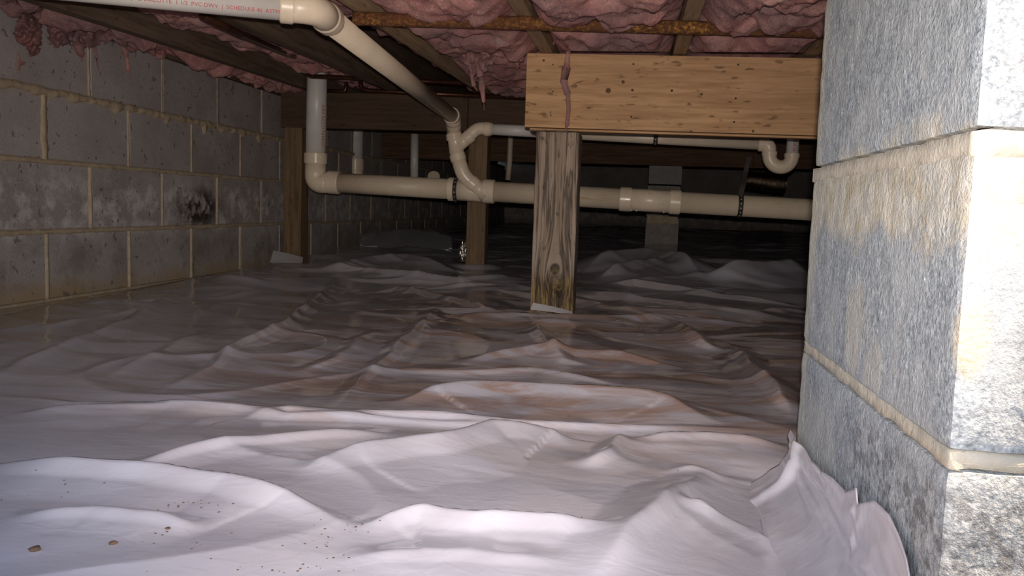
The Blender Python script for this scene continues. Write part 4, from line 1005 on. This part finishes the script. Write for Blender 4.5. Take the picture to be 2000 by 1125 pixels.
# ---- perforated hanger straps
def strap(name, c, T, r, width, m, label, up=0.0, lean=(0, 0, 0), full=True, holes=True):
    T = np.asarray(T)/np.linalg.norm(T); Zv = np.array([0, 0, 1.0]); Zv = Zv-T*(Zv@T); Zv /= np.linalg.norm(Zv); Nv = np.cross(T, Zv)
    if Nv@(CAM-c) < 0: Nv = -Nv
    s = empty(name, c, label, 'strap'); path = []
    for a in np.linspace(-2.0, PI+0.30 if False else 1.57, 40): path.append(c+r*(math.cos(a)*Nv+math.sin(a)*Zv))
    if up:
        for t in np.linspace(0.08, 1, 14):
            path.append(c+r*Zv*(1-t*0.0)+Zv*up*t+np.array(lean)*t+0.008*math.sin(t*7)*Nv)
    n = len(path); V = []; F = []
    P = np.array(path); TT = np.gradient(P, axis=0); TT /= np.linalg.norm(TT, axis=1)[:, None]
    NN = np.cross(TT, T); NN /= np.linalg.norm(NN, axis=1)[:, None]
    for i in range(n):
        for sx, st in ((-1, 0), (1, 0), (1, 1), (-1, 1)): V.append(P[i]+T*sx*width/2+NN[i]*(0.0012*(1 if st else -0.2)))
    for i in range(n-1):
        for k in range(4): F.append((i*4+k, i*4+(k+1) % 4, i*4+4+(k+1) % 4, i*4+4+k))
    F += [(3, 2, 1, 0), tuple((n-1)*4+k for k in range(4))]
    mk('band', V, F, m, s)
    if holes:
        for a in np.arange(-1.5, 1.5, 0.42 if r > 0.035 else 0.6):
            c1_ = c+(r+0.0012)*(math.cos(a)*Nv+math.sin(a)*Zv); n1 = math.cos(a)*Nv+math.sin(a)*Zv
            tube('hole', [c1_, c1_+n1*0.0009], 0.0026, M['hole'], s, 8)
    return s
Tm = B1-B0
strap('hanger_strap', on_main(906), Tm, R3*1.19, 0.017, M['black'], 'black perforated strap around the main drain at the wye fitting', 0.0)
strap('hanger_strap', on_main(1456), Tm, R3*1.02, 0.020, M['black'], 'black perforated strap hanging the main drain near the right end', 0.16, (0.025, 0.03, 0))
strap('hanger_strap', lerp(e0, e1, (1286-957)/(1486-957)), e1-e0, R15*1.03, 0.018, M['black'], 'short black strap on the thin branch pipe below the bright girder', 0.05, (0, 0, 0))
strap('hanger_strap', kk+s_dir*0.098, s_dir, R2*1.06, 0.014, M['bronze'], 'brown metal strap holding the slanting pipe below its upper elbow', 0.035, (0, 0, 0), holes=False)

# ---- foil-wrapped duct end and crumpled foil
P = [atY(1452, 350, 5.0), atY(1470, 352, 5.0), atY(1500, 355, 5.0), atY(1534, 360, 5.0)]
P = [lerp(P[0], P[3], t) for t in np.linspace(0, 1, 120)]
R_ = [0.052+0.006*math.sin(i*1.05)+0.003*mnoise.noise(Vector(p)*40) for i, p in enumerate(P)]
fdct = empty('flexible_duct', P[60]-np.array([0, 0, 0.055]))
tube('duct_sleeve', P, R_, M['duct'], fdct, 30)
for i_ in (25, 95): tube('hanger_wire', [P[i_]+np.array([0, 0, 0.045]), np.array([P[i_][0], P[i_][1], 1.03])], 0.0015, M['nail'], fdct, 6)
tag(fdct, 'dark glinting ribbed duct hanging behind the trap at the right', 'duct')
bm = bmesh.new(); bmesh.ops.create_icosphere(bm, subdivisions=4, radius=1.0)
c = atY(904, 492, 3.76)
V = []
for q in bm.verts:
    d = 1+0.35*mnoise.noise(q.co*2.3)+0.22*mnoise.noise(q.co*6)
    V.append(c+np.array([q.co.x*0.016*d, q.co.y*0.016*d, q.co.z*0.042*d]))
F = [tuple(w.index for w in q.verts) for q in bm.faces]; bm.free()
tag(mk('foil_scrap', V, F, M['foil']), 'crumpled silver foil scrap at the foot of the far small post', 'foil')

# ---- crumbs of soil on the sheeting
bm = bmesh.new(); bmesh.ops.create_icosphere(bm, subdivisions=2, radius=1.0); bv = [tuple(q.co) for q in bm.verts]; bf = [tuple(w.index for w in q.verts) for q in bm.faces]; bm.free()
def crumb(p, r):
    s = random.random()*50
    return [(p[0]+r*a*(1+0.5*mnoise.noise(Vector((a, b, c_))*2+Vector((s, 0, 0)))), p[1]+r*b*(1+0.5*mnoise.noise(Vector((a, b, c_))*2+Vector((0, s, 0)))), p[2]+r*0.45*c_) for a, b, c_ in bv]
def onfloor(px, py):
    z = 0.01
    for _ in range(8): p = atZ(px, py, z); z = 0.5*z+0.5*liner_z(p[0], p[1])
    return np.array([p[0], p[1], liner_z(p[0], p[1])])
for (px, py, r, lb) in ((68, 1075, .0048, 'larger brown soil crumb near the lower left corner of the sheeting'), (221, 1062, .0036, 'brown soil crumb right of the larger one on the sheeting'), (328, 1033, .0024, 'small dark crumb on the bright sheeting slope, lower left'), (1546, 1050, .0022, 'small black crumb on the sheeting near the turned-up edge')):
    p = onfloor(px, py); tag(mk('soil_crumb', crumb(p+np.array([0, 0, r*0.3]), r), bf, M['soil'], None, True), lb, 'soil crumb', 'soil crumbs on the sheeting')
mb = MB()
for (cx, cy, n, sx, sy) in ((350, 985, 16, 120, 18), (690, 1025, 16, 40, 26), (400, 1065, 14, 170, 40), (640, 1050, 18, 50, 50), (560, 1110, 14, 120, 12), (1120, 1008, 6, 40, 6), (120, 960, 8, 100, 40), (1400, 935, 5, 120, 20)):
    for _ in range(n):
        p = onfloor(random.gauss(cx, sx*0.5), min(1120, random.gauss(cy, sy*0.5))); mb.add(crumb(p, random.uniform(0.0005, 0.0013)), bf)
tag(mb.build('soil_specks', M['soil'], None, True), 'fine dark soil specks scattered over the near sheeting', 'soil', kind='stuff')
